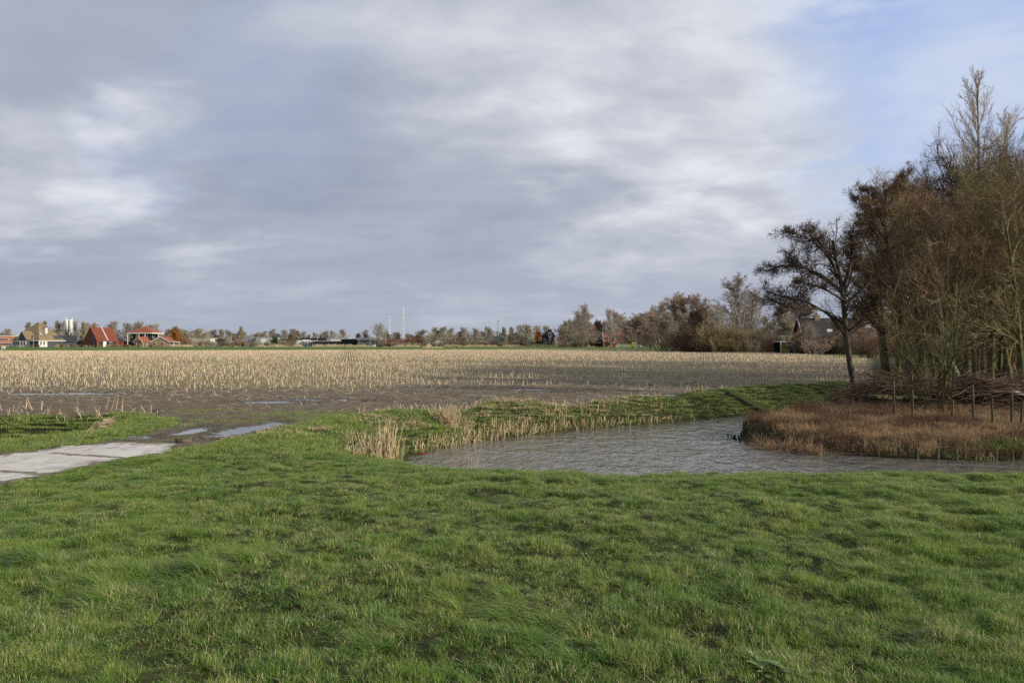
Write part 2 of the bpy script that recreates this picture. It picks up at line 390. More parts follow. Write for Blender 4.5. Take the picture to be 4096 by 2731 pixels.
def height(x, y):
    x = np.asarray(x, float); y = np.asarray(y, float)
    near = (y < 14.6) | ((x > 3) & (y < 17.2))
    base = .17*(1-ss(x, -3.2, -6.8))*(1-ss(y, 7.5, 13)) + .0 - (.02-.055*ss(x, 1, 5))*ss(x, -1, 1)*ss(y, 9, 11)*(1-ss(y, 16, 17))
    pen = ss(x, 5.5, 8.5)*ss(y, 17.5, 18.5)*(1-ss(y-.25*np.clip(x-9, 0, 20)*.3, 25.5, 29.5))
    base = base*(1-pen) - .45*pen
    sd = sdist(x, y, CANAL)
    w = np.where(pen > .5, .75, np.where(near, 3.4, 1.9))
    w = np.where((x < -1) & (pen < .5), np.interp(y, [14, 20], [3.2, 2.4]), w)
    t = np.clip(sd/w, 0, 1); h = ZW+(base-ZW)*(1-(1-t)**1.7)
    h = np.where(sd < 0, ZW-np.clip(-sd*.5, 0.02, .5), h)
    s2 = sdist(x, y, DITCH); t2 = np.clip(s2/1.7, 0, 1); hd = -0.95+(base+.95)*(1-(1-t2)**1.8)
    h = np.minimum(h, np.where(s2 < 0, -1.0, hd))
    g = (1-ss(y, 40, 60))
    hum = (fbm(x*1.5, y*1.5, 3, 3)-.5)*.11 + (fbm(x*4.2, y*4.2, 9, 2)-.5)*.10
    fld = in_field(x, y); pth = sdist(x, y, PATH); path = pth < 0
    mudn = (fbm(x*1.2, y*1.2, 21, 4)-.5)*.05+(fbm(x*6, y*6, 31, 3)-.5)*.05
    wv = ss(wetness(x, y), .35, .6)
    mudn = mudn*(1-wv)-.03*wv
    con = sdist(x, y, CONC)
    mudn = np.where(con < -.1, mudn*.12, mudn)
    rough = np.where(fld | path, mudn, hum*ss(pth, 0, .8))
    lev = np.exp(-((y-np.interp(x, fy_x, fy_y)+.7)/.8)**2)*.20*ss(x, -1.5, 1)*(1-ss(x, 15, 17)); h = h+lev*(sd > .3)
    return h+rough*g
def axis(parts):
    out = []
    for a, b, s in parts: out += list(np.arange(a, b-1e-9, s))
    return out
def growth(a, step, end, f=1.12):
    o = []; s = step
    while a < end: a += s; s *= f; o.append(a)
    return o
xs = axis([(-20, 22, .1)]); xr = growth(21.9, .1, 4200, 1.06); xl = growth(20, .1, 4200, 1.06)
xs = np.array([-v for v in reversed(xl)]+xs+xr)
ys = np.array([-v for v in reversed(growth(-2.0, .3, 400, 1.3))]+axis([(2.3, 33, .1)])+growth(32.9, .1, 5000, 1.03))
GX, GY = np.meshgrid(xs, ys); H = height(GX, GY)
nx, ny = len(xs), len(ys)
idx = np.arange(nx*ny).reshape(ny, nx)
Q = np.stack([idx[:-1, :-1], idx[:-1, 1:], idx[1:, 1:], idx[1:, :-1]], -1).reshape(-1, 4)
fcx = ((GX[:-1, :-1]+GX[1:, 1:])/2).ravel(); fcy = ((GY[:-1, :-1]+GY[1:, 1:])/2).ravel()
z_field = in_field(fcx, fcy); z_path = (sdist(fcx, fcy, PATH) < .12) & ~z_field; z_wood = ((is_wood(fcx, fcy)) | ((fcx > 5.5) & (fcy > 17.7) & (sdist(fcx, fcy, CANAL) > -.4) & (fcx > 5.5) & (fcy < 31) & ((fcy-18) < 100) & (sdist(fcx, fcy, [(6, 17.5), (6, 24.5), (8, 27.5), (12.5, 30.4), (15, 32.6), (17, 37.6), (60, 60), (60, 17.5)]) < 0))) & ~z_field & ~z_path
z_mead = ~(z_field | z_path | z_wood)
VV = np.stack([GX, GY, H], -1).reshape(-1, 3)
def sub(name, mask, m):
    q = Q[mask]; u, inv = np.unique(q.ravel(), return_inverse=True)
    me = mesh_np(name, VV[u], [inv.reshape(-1, 4)], True)
    x, y = VV[u, 0], VV[u, 1]
    if m is M_FIELD:
        fattr(me, 'wet', wetness(x, y))
        dj = np.full(len(x), 9.)
        for a_, b_ in (((-40, 1880), (195, 1895)), ((215, 1812), (530, 1832)), ((330, 1800), (620, 1775))):
            (ax, ay), (bx, by) = W(*a_), W(*b_); ex, ey = bx-ax, by-ay; t_ = np.clip(((x-ax)*ex+(y-ay)*ey)/(ex*ex+ey*ey), 0, 1); dj = np.minimum(dj, np.hypot(x-ax-ex*t_, y-ay-ey*t_)+(.07 if a_[1] in (1800, 1850) else 0))
        fattr(me, 'dirt', np.clip(1-dj/.22, 0, 1))
        fattr(me, 'conc', ss(-sdist(x, y, CONC), -.3, 1.0)); 
        dd0 = np.interp(CX+x/np.maximum(y, 1)*F, d0x, d0y)
        fattr(me, 'straw', np.clip(ss(y-dd0, -1, 12)*.75+ss(y, 60, 150)*.25, 0, 1))
        fattr(me, 'weed', np.clip(ss(y-dd0, 0, 14)*.4*(1-ss(y, 90, 170)*.5)+ss(-sdist(x, y, PATH), -.3, .4)*(y > 15.5)*.55, 0, 1))
    return tag(obj(name, me, m), None, None, None, 'structure')
d0x = [-500, 0, 700, 1400, 1800, 2500, 2700, 3300, 5000]; d0y = [30.5, 30.5, 30, 31.5, 33.5, 34, 31, 34.5, 36.5]
sub('meadow', z_mead, M_SOIL); sub('field', z_field, M_FIELD); sub('path', z_path, M_FIELD); sub('woodland_ground', z_wood, M_WOOD)
# water sheets
def sheet(name, poly, z, m):
    b = MB(); b.poly([(x, y, z) for x, y in poly]); o = b.build(name, m); return tag(o, None, None, None, 'structure')
sheet('canal_water', [(-4, 13.2), (44, 12.5), (44, 19.5), (17, 33), (14, 33.6), (8, 32), (-1, 26), (-4, 21)], ZW, M_WATER)
sheet('ditch_water', [(-62, 13), (-10.6, 16.5), (-10.6, 21.5), (-62, 22)], -0.93, M_WATER)
# ------------------------------------------------------------------ scattering by geometry nodes
def scatter(name, P, rz, sc, sources, m, idxs=None, tilt=None):
    src = bpy.data.collections.new(name+'_source')
    for me in sources:
        o = bpy.data.objects.new(name+'_tuft', me); src.objects.link(o)
        if not me.materials: me.materials.append(m)
    me = bpy.data.meshes.new(name); n = len(P); me.vertices.add(n); me.vertices.foreach_set('co', np.asarray(P, np.float32).ravel())
    r = np.zeros((n, 3), np.float32); r[:, 2] = rz
    if tilt is not None: r[:, :2] = tilt
    a = me.attributes.new('rot', 'FLOAT_VECTOR', 'POINT'); a.data.foreach_set('vector', r.ravel())
    a = me.attributes.new('scl', 'FLOAT_VECTOR', 'POINT'); a.data.foreach_set('vector', np.asarray(sc, np.float32).ravel())
    a = me.attributes.new('pick', 'INT', 'POINT'); a.data.foreach_set('value', (np.arange(n)*7 % len(sources) if idxs is None else idxs).astype(np.int32))
    o = bpy.data.objects.new(name, me); col.objects.link(o); me.materials.append(m)
    g = bpy.data.node_groups.new(name+'_nodes', 'GeometryNodeTree')
    g.interface.new_socket('Geometry', in_out='INPUT', socket_type='NodeSocketGeometry'); g.interface.new_socket('Geometry', in_out='OUTPUT', socket_type='NodeSocketGeometry')
    gi = g.nodes.new('NodeGroupInput'); go = g.nodes.new('NodeGroupOutput'); ip = g.nodes.new('GeometryNodeInstanceOnPoints'); ci = g.nodes.new('GeometryNodeCollectionInfo')
    ci.inputs['Collection'].default_value = src; ci.inputs['Separate Children'].default_value = True; ci.inputs['Reset Children'].default_value = True
    def na(nm, ty):
        q = g.nodes.new('GeometryNodeInputNamedAttribute'); q.data_type = ty; q.inputs['Name'].default_value = nm; return q.outputs['Attribute']
    er = g.nodes.new('FunctionNodeEulerToRotation'); L = g.links.new
    L(gi.outputs[0], ip.inputs['Points']); L(ci.outputs[0], ip.inputs['Instance']); ip.inputs['Pick Instance'].default_value = True
    L(na('pick', 'INT'), ip.inputs['Instance Index']); L(na('rot', 'FLOAT_VECTOR'), er.inputs[0]); L(er.outputs[0], ip.inputs['Rotation']); L(na('scl', 'FLOAT_VECTOR'), ip.inputs['Scale'])
    L(ip.outputs[0], go.inputs[0])
    md = o.modifiers.new('scatter', 'NODES'); md.node_group = g
    o['kind'] = 'stuff'; return o
def blades(seed, n, rad, hmin, hmax, w, lean=(0, 0), curl=.5, name='blades', spread=.25):
    r = np.random.default_rng(seed)
    a = r.uniform(0, 2*pi, n); q = np.sqrt(r.uniform(0, 1, n))*rad
    bx, by = q*np.cos(a), q*np.sin(a)
    L = r.uniform(hmin, hmax, n)*(.6+.4*r.random(n)); az = r.uniform(0, 2*pi, n); tl = np.abs(r.normal(0, spread, n))
    dxx = np.cos(az)*tl+lean[0]; dyy = np.sin(az)*tl+lean[1]
    face = r.uniform(0, pi, n); wx, wy = np.cos(face)*w/2, np.sin(face)*w/2
    ww = r.uniform(.6, 1.4, n)
    V = np.zeros((n, 7, 3)); ts = [0, .4, .75, 1.0]; ws = [1, .9, .6, 0]
    cur = curl*r.uniform(.4, 1.8, n)
    for i, (t, s) in enumerate(zip(ts, ws)):
        cx = bx+dxx*L*t*(1+cur*t); cy = by+dyy*L*t*(1+cur*t); nrm = np.sqrt(dxx**2+dyy**2)
        cz = L*t*(1-np.clip(nrm*cur*t*.55, 0, .75))
        if i < 3:
            V[:, 2*i] = np.stack([cx-wx*s*ww, cy-wy*s*ww, cz-(.02 if i == 0 else 0)], -1); V[:, 2*i+1] = np.stack([cx+wx*s*ww, cy+wy*s*ww, cz-(.02 if i == 0 else 0)], -1)
        else: V[:, 6] = np.stack([cx, cy, cz], -1)
    b = (np.arange(n)*7)[:, None]
    quads = np.concatenate([b+[0, 1, 3, 2], b+[2, 3, 5, 4]]); tris = b+[4, 5, 6]
    me = mesh_np(name, V.reshape(-1, 3), [quads, tris], False)
    fattr(me, 'tint', np.repeat(r.random(n), 7)); return me
rng = np.random.default_rng(5)
def jit_grid(x0, x1, y0, y1, s, r):
    gx, gy = np.meshgrid(np.arange(x0, x1, s), np.arange(y0, y1, s)); gx = gx.ravel()+r.uniform(-.5, .5, gx.size)*s; gy = gy.ravel()+r.uniform(-.5, .5, gy.size)*s; return gx, gy
def meadow_ok(x, y, margin=0.0):
    return (~in_field(x, y)) & (sdist(x, y, PATH) > .08+margin) & (sdist(x, y, CANAL) > .12) & ~is_wood(x, y)
# --- meadow: dense blades
def tuft_fields(x, y):
    t1 = ss(fbm(x*1.3, y*1.3, 51, 3), .38, .70); t2 = ss(fbm(x*4.6, y*4.6, 5, 2), .42, .70); return t1, t2
nt_ = 120000; x = rng.uniform(-13.5, 13.5, nt_); y = 2.6+rng.random(nt_)**.85*12.4
x = np.where(np.abs(x) > y*.69+1.4, x*.5, x)
t1, t2 = tuft_fields(x, y)
ok = (np.abs(x) < y*.69+1.4) & meadow_ok(x, y) & ~((x > 5.5) & (y > 17.3)) & (sdist(x, y, DITCH) > .1) & (rng.random(nt_) < .74+.2*t2+.06*t1)
x, y, t1, t2 = x[ok], y[ok], t1[ok], t2[ok]
hs = .45+.30*t1+.75*t2*rng.uniform(.6, 1.2, len(x)); hs *= np.clip(sdist(x, y, PATH)*1.2+.45, .45, 1)
P = np.stack([x, y, height(x, y)-.008], -1)
patch = [blades(100+i, 36, .042, .04, .09, .0036, (-.12+.08*(i % 3), .04), .75, spread=.62) for i in range(10)]
lng = [blades(140+i, 42, .04, .09, .17, .0042, (-.5, .15*(i-1)), 1.0, spread=.4) for i in range(3)]
pk = rng.integers(0, 10, len(x)); tall = fbm(x*.8+4, y*.8, 77, 3) + rng.normal(0, .03, len(x)); pk = np.where(tall > .73, rng.integers(10, 13, len(x)), pk)
wid = rng.uniform(.8, 1.3, len(x))
tag(scatter('meadow_grass', P, np.where(pk > 9, rng.uniform(-.6, .6, len(x)), rng.uniform(-1.2, 1.2, len(x))), np.stack([wid, wid, hs], -1), patch+lng, M_GRASS, pk),
    'thick uneven green grass of the near meadow', 'grass')
# --- grass further left of the track and on the dam, ditch and canal banks
parts = []
x, y = jit_grid(-22, 17, 14.5, 37, .2, rng)
fy = np.interp(x, fy_x, fy_y); sdc = sdist(x, y, CANAL)
ok = meadow_ok(x, y) & (np.abs(x) < y*.69+1) & (y < fy+.35) & (sdist(x, y, DITCH) > -.5) & ~((x > 5.3) & (y > 17.2) & (sdist(x, y, [(5.3, 17), (5.3, 24.8), (8, 27.5), (12.5, 30.4), (15.5, 32.4), (60, 45), (60, 17)]) < 0)) & (sdc > .15)
x, y = x[ok], y[ok]; bankd = sdist(x, y, CANAL)
keep = rng.random(len(x)) < np.where((bankd < 1.9) & (x > 2), .9, 1); x, y = x[keep], y[keep]
P = np.stack([x, y, height(x, y)-.01], -1)
hs = .55+.8*ss(fbm(x*1.1, y*1.1, 61, 3), .4, .7); hs *= np.where(x < -9, 1.35, 1)*np.where(x > 2, .75, 1)
bp = [blades(200+i, 190, .22, .04, .10, .006, (-.1, 0), .5, spread=.4) for i in range(6)]
tag(scatter('bank_grass', P, rng.uniform(0, 6.28, len(x)), np.stack([np.ones(len(x)), np.ones(len(x)), hs], -1), bp, M_BANK),
    'short green grass on the ditch and canal banks and the dam', 'grass')

# --- stalk meshes in bulk
def stalks(x, y, z, h, lx, ly, r, sides=3, top=.8):
    n = len(x); V = np.zeros((n, 2, sides, 3)); a0 = np.random.default_rng(3).uniform(0, 6.28, n)
    for j in range(sides):
        a = a0+2*pi*j/sides
        V[:, 0, j] = np.stack([x+np.cos(a)*r, y+np.sin(a)*r, z-.03], -1)
        V[:, 1, j] = np.stack([x+lx+np.cos(a)*r*top, y+ly+np.sin(a)*r*top, z+h], -1)
    b = (np.arange(n)*2*sides)[:, None]
    fs = [b+[j, (j+1) % sides, sides+(j+1) % sides, sides+j] for j in range(sides)]
    caps = b+[sides+j for j in range(sides)]
    return V.reshape(-1, 3), [np.concatenate(fs), caps]
rows = np.arange(30, 241, .75); X_ = []; Y_ = []; W_ = []
for yr in rows:
    half = yr*.66+6; thin = 1.0 if yr < 80 else .5
    xx = np.arange(-half, half, .17/thin); xx = xx+rng.uniform(-.05, .05, len(xx))
    slope = .035*xx
    X_.append(xx); Y_.append(yr+slope+rng.uniform(-.05, .05, len(xx))); W_.append(np.full(len(xx), 1/thin**.7))
x = np.concatenate(X_); y = np.concatenate(Y_); wd = np.concatenate(W_)
pxx = CX+x/y*F
dd = y-np.interp(pxx, d0x, d0y)
pr = ss(dd+(fbm(x*.35, y*.35, 81, 3)-.5)*9, -1.5, 6)*(.55+.45*ss(fbm(x*.15, y*.5, 83, 3), .36, .5))
# thin strip near the right bank
ok = in_field(x, y) & in_field(x, y-.8) & (rng.random(len(x)) < pr*np.interp(y, [30, 70, 130, 200], [.66, .74, .9, .95]))
x, y, wd, dd = x[ok], y[ok], wd[ok], dd[ok]; n = len(x)
hh = rng.uniform(.09, .26, n)*(.8+.4*fbm(x*.2, y*.2, 5, 2)); bent = rng.random(n) < np.interp(dd, [0, 8], [.7, .2])
an = rng.uniform(0, 6.28, n); ln = np.where(bent, rng.uniform(.2, .5, n), rng.uniform(0, .06, n)); hh = np.where(bent, hh*rng.uniform(.15, .6, n), hh)
V, fc = stalks(x, y, height(x, y), hh, np.cos(an)*ln, np.sin(an)*ln*.5, rng.uniform(.010, .017, n)*wd*np.interp(y, [30, 80, 240], [1, 1.1, 1.3]))
tag(obj('maize_stubble', mesh_np('maize_stubble', V, fc), M_STRAW), 'pale cut maize stubble standing in rows across the field', 'stubble', None, 'stuff')
# lying stalks
n = 26000
y = 22.5+rng.random(n)**.8*45; x = rng.uniform(-1, 1, n)*y*.66; pxx = CX+x/y*F
dl = y-np.interp(pxx, d0x, d0y); pr = np.interp(dl, [-14, -4, 0, 8, 20], [.04, .35, 1, .8, .3]); pr *= ss(fbm(x*.5, y*.9, 7, 3), .35, .55)*.9+.1
ok = in_field(x, y) & (rng.random(n) < pr); x, y = x[ok], y[ok]; n = len(x); a = rng.normal(0, .6, n)+np.where(rng.random(n) < .5, 0, pi); L = rng.uniform(.12, .5, n)
V, fc = stalks(x, y, height(x, y)+.02, rng.uniform(0, .06, n), np.cos(a)*L, np.sin(a)*L, rng.uniform(.008, .014, n))
tag(obj('straw_litter', mesh_np('straw_litter', V, fc), M_STRAW), 'broken maize stalks lying flat on the bare mud', 'straw', None, 'stuff')
# clods
def lumps(x, y, z, r, seed=1):
    q = np.random.default_rng(seed); n = len(x); base = np.array([(1, 0, 0), (0, 1, 0), (-1, 0, 0), (0, -1, 0), (0, 0, 1), (.7, .7, .5), (-.7, .6, .5)])
    V = np.zeros((n, 5, 3)); sc = q.uniform(.6, 1.4, (n, 5, 1)); V[:] = base[:5]; V = V*sc*r[:, None, None]; V[:, :, 2] *= .7
    V += np.stack([x, y, z], -1)[:, None, :]; b = (np.arange(n)*5)[:, None]
    return V.reshape(-1, 3), [np.concatenate([b+[0, 1, 4], b+[1, 2, 4], b+[2, 3, 4], b+[3, 0, 4]])]
n = 16000; y = 15+rng.random(n)*34; x = rng.uniform(-1, 1, n)*y*.66
ok = (in_field(x, y) | ((sdist(x, y, PATH) < .1) & (sdist(x, y, CONC) > 0))) & (wetness(x, y) < .55) & (rng.random(n) < ss(fbm(x*.8, y*1.4, 19, 3), .42, .62)); x, y = x[ok], y[ok]
V, fc = lumps(x, y, height(x, y)-.005, rng.uniform(.015, .06, len(x))*(rng.random(len(x))**2+.5))
M_CLOD = mat('mud_clods', (0.06, 0.048, 0.036), (0.13, 0.11, 0.085), 5, .8)
tag(obj('mud_clods', mesh_np('mud_clods', V, fc), M_CLOD), 'small dark lumps of churned mud on the field edge', 'mud', None, 'stuff')

# green weeds growing between the stubble rows
x, y = jit_grid(-60, 60, 33, 110, .75, rng); pxx = CX+x/y*F; dd = y-np.interp(pxx, d0x, d0y); ok = in_field(x, y) & (np.abs(x) < y*.68) & (rng.random(len(x)) < .45*ss(dd, 1, 8)*ss(fbm(x*.22, y*.4, 91, 3), .40, .58)*np.interp(y, [40, 110], [1, .55])); x, y = x[ok], y[ok]
wp = [blades(260+i, 46, .36, .04, .11, .014, (0, 0), .5, spread=.5) for i in range(4)]
tag(scatter('field_weeds', np.stack([x, y, height(x, y)-.01], -1), rng.uniform(0, 6.28, len(x)), np.ones((len(x), 3)), wp, M_BANK), 'low green weeds between the rows of maize stubble', 'weeds')
# grass patches on the muddy crossing
x, y = jit_grid(-10, -3, 15.5, 24.5, .22, rng); ok = (sdist(x, y, CONC) > .25) & ((sdist(x, y, PATH) < .3) | (in_field(x, y) & (y < 23.6))) & (y > 18.5) & (wetness(x, y) < .45) & (fbm(x*.9, y*1.6, 44, 3) > .53); x, y = x[ok], y[ok]
tag(scatter('crossing_grass', np.stack([x, y, height(x, y)-.015], -1), rng.uniform(0, 6.28, len(x)), np.stack([np.ones(len(x))*.8, np.ones(len(x))*.8, rng.uniform(.3, .7, len(x))], -1), bp, M_BANK), 'thin trodden grass patches on the muddy field crossing', 'grass')
# ------------------------------------------------------------------ trees
def nrm(v): return v/np.maximum(np.linalg.norm(v, axis=-1, keepdims=True), 1e-9)
def march(P0, D0, L, R0, k, wob, up, r, end=.25, upv=(0, 0, 1)):
    n = len(P0); pts = np.zeros((n, k, 3)); pts[:, 0] = P0; d = nrm(D0); st = (L/(k-1))[:, None]; p = P0.copy()
    upv = np.array(upv, float)
    for j in range(1, k):
        d = nrm(d+r.normal(0, wob, (n, 3))+upv*up); p = p+d*st; pts[:, j] = p
    rad = R0[:, None]*np.linspace(1, end, k)[None]
    return pts, rad
def spawn(pts, rad, m, t0, t1, a0, a1, Lf, rs, r, flat=0.0):
    n, k, _ = pts.shape
    t = (np.arange(m)[None]+r.random((n, m)))/m; t = t0+(t1-t0)*t
    f = t*(k-1); i = np.clip(f.astype(int), 0, k-2); fr = (f-i)[..., None]; ar = np.arange(n)[:, None]
    P = pts[ar, i]*(1-fr)+pts[ar, i+1]*fr; T = nrm(pts[ar, i+1]-pts[ar, i]); R = rad[ar, i]*(1-fr[..., 0])+rad[ar, i+1]*fr[..., 0]
    q = r.normal(0, 1, (n, m, 3)); q[..., 2] *= (1-flat); q = nrm(q-(q*T).sum(-1, keepdims=True)*T)
    a = (a0+(a1-a0)*t+r.normal(0, .12, t.shape))[..., None]
    D = np.cos(a)*T+np.sin(a)*q
    plen = np.linalg.norm(np.diff(pts, axis=1), axis=-1).sum(1)[:, None]
    L = Lf(t, plen)*r.uniform(.6, 1.25, t.shape)
    return P.reshape(-1, 3), D.reshape(-1, 3), L.ravel(), np.minimum(R*rs, R*.9).ravel()
def tubes(sets):
    Vs = []; Qs = []; Ts = []; off = 0
    for pts, rad, s in sets:
        n, k, _ = pts.shape
        T = nrm(np.gradient(pts, axis=1)); ref = np.where(np.abs(T[:, :1, 2:3]) > .8, np.array([1., .3, 0]), np.array([.1, .2, 1.]))
        A = nrm(np.cross(T, np.broadcast_to(ref, T.shape))); B = np.cross(T, A)
        an = 2*pi*np.arange(s)/s
        V = pts[:, :, None]+rad[:, :, None, None]*(A[:, :, None]*np.cos(an)[None, None, :, None]+B[:, :, None]*np.sin(an)[None, None, :, None])
        b = (off+np.arange(n)*k*s)[:, None, None, None]+(np.arange(k-1)*s)[None, :, None, None]
        j = np.arange(s); q = np.stack([j, (j+1) % s, s+(j+1) % s, s+j], -1)[None, None]
        Qs.append((b+q).reshape(-1, 4)); Vs.append(V.reshape(-1, 3)); off += n*k*s
    return np.concatenate(Vs), [np.concatenate(Qs)]
def leaf_quads(pts, m, size, r, droop=.5):
    """small folded leaves and catkins hanging along the twigs"""
    n, k, _ = pts.shape; t = r.random((n, m))*(k-1); i = np.clip(t.astype(int), 0, k-2); ar = np.arange(n)[:, None]; fr = (t-i)[..., None]
    P = (pts[ar, i]*(1-fr)+pts[ar, i+1]*fr).reshape(-1, 3)
    P = P+r.normal(0, size*.5, P.shape); N_ = len(P)
    u = nrm(r.normal(0, 1, (N_, 3))+np.array([0, 0, -droop*2])); v = nrm(np.cross(u, r.normal(0, 1, (N_, 3))))
    s = size*r.uniform(.6, 1.4, (N_, 1)); V = np.stack([P, P+u*s*.5+v*s*.3, P+u*s, P+u*s*.5-v*s*.3], 1)
    b = (np.arange(N_)*4)[:, None]; return V.reshape(-1, 3), [b+[0, 1, 2, 3]]
def poly_trunk(pts, k=12):
    pts = np.array(pts, float); d = np.r_[0, np.cumsum(np.linalg.norm(np.diff(pts, axis=0), axis=1))]; t = np.linspace(0, d[-1], k)
    p = np.stack([np.interp(t, d, pts[:, i]) for i in range(3)], -1)
    for _ in range(2): p[1:-1] = (p[:-2]+2*p[1:-1]+p[2:])/4
    return p[None]
BARK_A = mat('alder_bark', (0.04, 0.036, 0.028), (0.10, 0.09, 0.07), 9, .9, .02, 25, .15, stretch=(1, 1, .35))
BARK_M = mat('mossy_bark', (0.075, 0.07, 0.036), (0.18, 0.165, 0.085), 5, .92, .02, 18, .1, stretch=(1, 1, .4), c3=(0.10, 0.098, 0.045))
BARK_P = mat('pale_bark', (0.20, 0.19, 0.14), (0.42, 0.40, 0.32), 7, .85, .02, 18, .15, stretch=(1, 1, .5))
BARK_G = mat('grey_bark', (0.12, 0.105, 0.075), (0.24, 0.21, 0.155), 5, .9, .02, 15, .1, stretch=(1, 1, .4))
TW_R = mat('red_brown_twigs', (0.17, 0.10, 0.062), (0.28, 0.21, 0.12), 1.0, .85, spec=.15, c3=(0.21, 0.145, 0.082))
TW_O = mat('olive_twigs', (0.18, 0.15, 0.078), (0.30, 0.25, 0.13), 1.4, .85, spec=.15)
TW_D = mat('dark_twigs', (0.06, 0.042, 0.03), (0.115, 0.08, 0.052), 1.6, .85, spec=.15)
TW_G = mat('grey_twigs', (0.33, 0.285, 0.24), (0.45, 0.40, 0.34), 1.2, .85, spec=.12)
TW_GR = mat('grey_green_twigs', (0.30, 0.27, 0.20), (0.42, 0.38, 0.28), 1.2, .85, spec=.12)
TW_RED = mat('red_twigs', (0.17, 0.075, 0.05), (0.25, 0.13, 0.085), 2.0, .85, spec=.12)
TW_BR = mat('brown_twigs', (0.29, 0.22, 0.165), (0.40, 0.31, 0.235), 1.2, .85, spec=.12)
TW_OR = mat('orange_twigs', (0.24, 0.11, 0.035), (0.42, 0.21, 0.07), 2.0, .85, spec=.12)
TW_EV = mat('evergreen_leaves', (0.022, 0.045, 0.014), (0.055, 0.085, 0.028), 2.0, .7, spec=.3)
LEAF_D = mat('withered_leaves', (0.022, 0.013, 0.009), (0.06, 0.032, 0.018), 2.5, .8, spec=.2)

def make_tree(seed, trunk, r0, spec, tmat, cmat, leaves=None, trunk_end=.2, sides=8, bare=()):
    """trunk: list of polylines; spec: list of per level dicts. returns (trunk mesh, crown mesh, leaf mesh)"""
    r = np.random.default_rng(seed); tp = [poly_trunk(t) for t in trunk]
    tr = [np.linspace(1, trunk_end, 12)[None]*q*(1+.25*np.exp(-np.linspace(0, 12, 12)))[None] for q in (r0 if isinstance(r0, (list, tuple)) else [r0]*len(trunk))]
    tv, tf = tubes([(p, q, sides) for p, q in zip(tp, tr)])
    tm = mesh_np('trunk', tv, tf, True); tm.materials.append(tmat)
    pts = np.concatenate([p for i, p in enumerate(tp) if i not in bare]); rad = np.concatenate([p for i, p in enumerate(tr) if i not in bare]); sets = []
    for li, s in enumerate(spec):
        P, D, L, R = spawn(pts, rad, s['m'], s['t'][0], s['t'][1], radians(s['a'][0]), radians(s['a'][1]), s['L'], s.get('rs', .55), r, s.get('flat', 0))
        R = np.clip(R, s.get('rmin', .004), s.get('rmax', 9))
        pts, rad = march(P, D, L, R, s.get('k', 5), s.get('wob', .15), s.get('up', .05), r, s.get('end', .35)); sets.append((pts, rad, s.get('s', 3)))
    cv, cf = tubes(sets); cm = mesh_np('crown', cv, cf, False); cm.materials.append(cmat)
    lm = None
    if leaves:
        lv, lf = leaf_quads(pts, leaves[0], leaves[1], r, leaves[2]); lm = mesh_np('leaves', lv, lf); lm.materials.append(leaves[3])
    return tm, cm, lm
def place_tree(meshes, loc, rz=0, sc=1.0, name='bare_tree', label=None, group=None, cat='tree', sz=None):
    o = empty(name, loc, rz, label, cat, group); o.scale = (sc, sc, sz or sc)
    for nm, me in zip(('trunk', 'crown', 'leaves'), meshes):
        if me: obj(nm, me, None, o)
    return o
def level(m, t, a, L, **k): return dict(m=m, t=t, a=a, L=L, **k)

# --- the twin-stemmed alder on the bank (hand-shaped)
ad = 29.5; az0 = -0.5
def AP(px, py, dyy=0): return ((px-3430)/F*ad, dyy, Z(py, ad)-az0)
tr1 = [AP(3446, 1648), AP(3418, 1560), AP(3396, 1450), AP(3388, 1350), AP(3372, 1240), AP(3375, 1150), AP(3345, 1060), AP(3330, 960)]
tr2 = [AP(3456, 1650, .1), AP(3436, 1580, .12), AP(3408, 1470, .08), AP(3392, 1370, .03), AP(3384, 1320)]
l1 = [AP(3388, 1345), AP(3340, 1290), AP(3300, 1240, -.2), AP(3240, 1228, -.3), AP(3170, 1245, -.5), AP(3110, 1225, -.6), AP(3062, 1200, -.7)]
l2 = [AP(3374, 1180), AP(3330, 1120, .2), AP(3270, 1080, .3), AP(3200, 1060, .3), AP(3130, 1055, .4), AP(3085, 1080, .5)]
l3 = [AP(3382, 1240), AP(3420, 1190, .2), AP(3470, 1150, .4), AP(3530, 1120, .5), AP(3600, 1130, .4)]
l4 = [AP(3374, 1150), AP(3385, 1060, -.4), AP(3380, 980, -.6), AP(3385, 925, -.6)]
l5 = [AP(3372, 1200), AP(3310, 1180, -.6), AP(3230, 1150, -1.0), AP(3150, 1140, -1.2)]
l6 = [AP(3390, 1330), AP(3440, 1270, -.4), AP(3462, 1220, -.6), AP(3470, 1180, -.8)]
l7 = [AP(3350, 1090), AP(3280, 1000, -.3), AP(3210, 950, -.3), AP(3140, 930, -.2)]
l9 = [AP(3386, 1300), AP(3330, 1250, .5), AP(3260, 1200, .8), AP(3180, 1185, 1.0), AP(3100, 1160, 1.0)]
l10 = [AP(3376, 1215), AP(3440, 1160, -.3), AP(3500, 1090, -.3), AP(3520, 1000, -.2)]
l11 = [AP(3350, 1110), AP(3290, 1040, -.8), AP(3240, 980, -1.0), AP(3190, 950, -1.1)]
l12 = [AP(3372, 1190), AP(3430, 1100, .5), AP(3450, 1010, .8), AP(3455, 950, 1.0)]
l8 = [AP(3376, 1170), AP(3340, 1110, .9), AP(3280, 1060, 1.5), AP(3240, 1000, 1.9)]
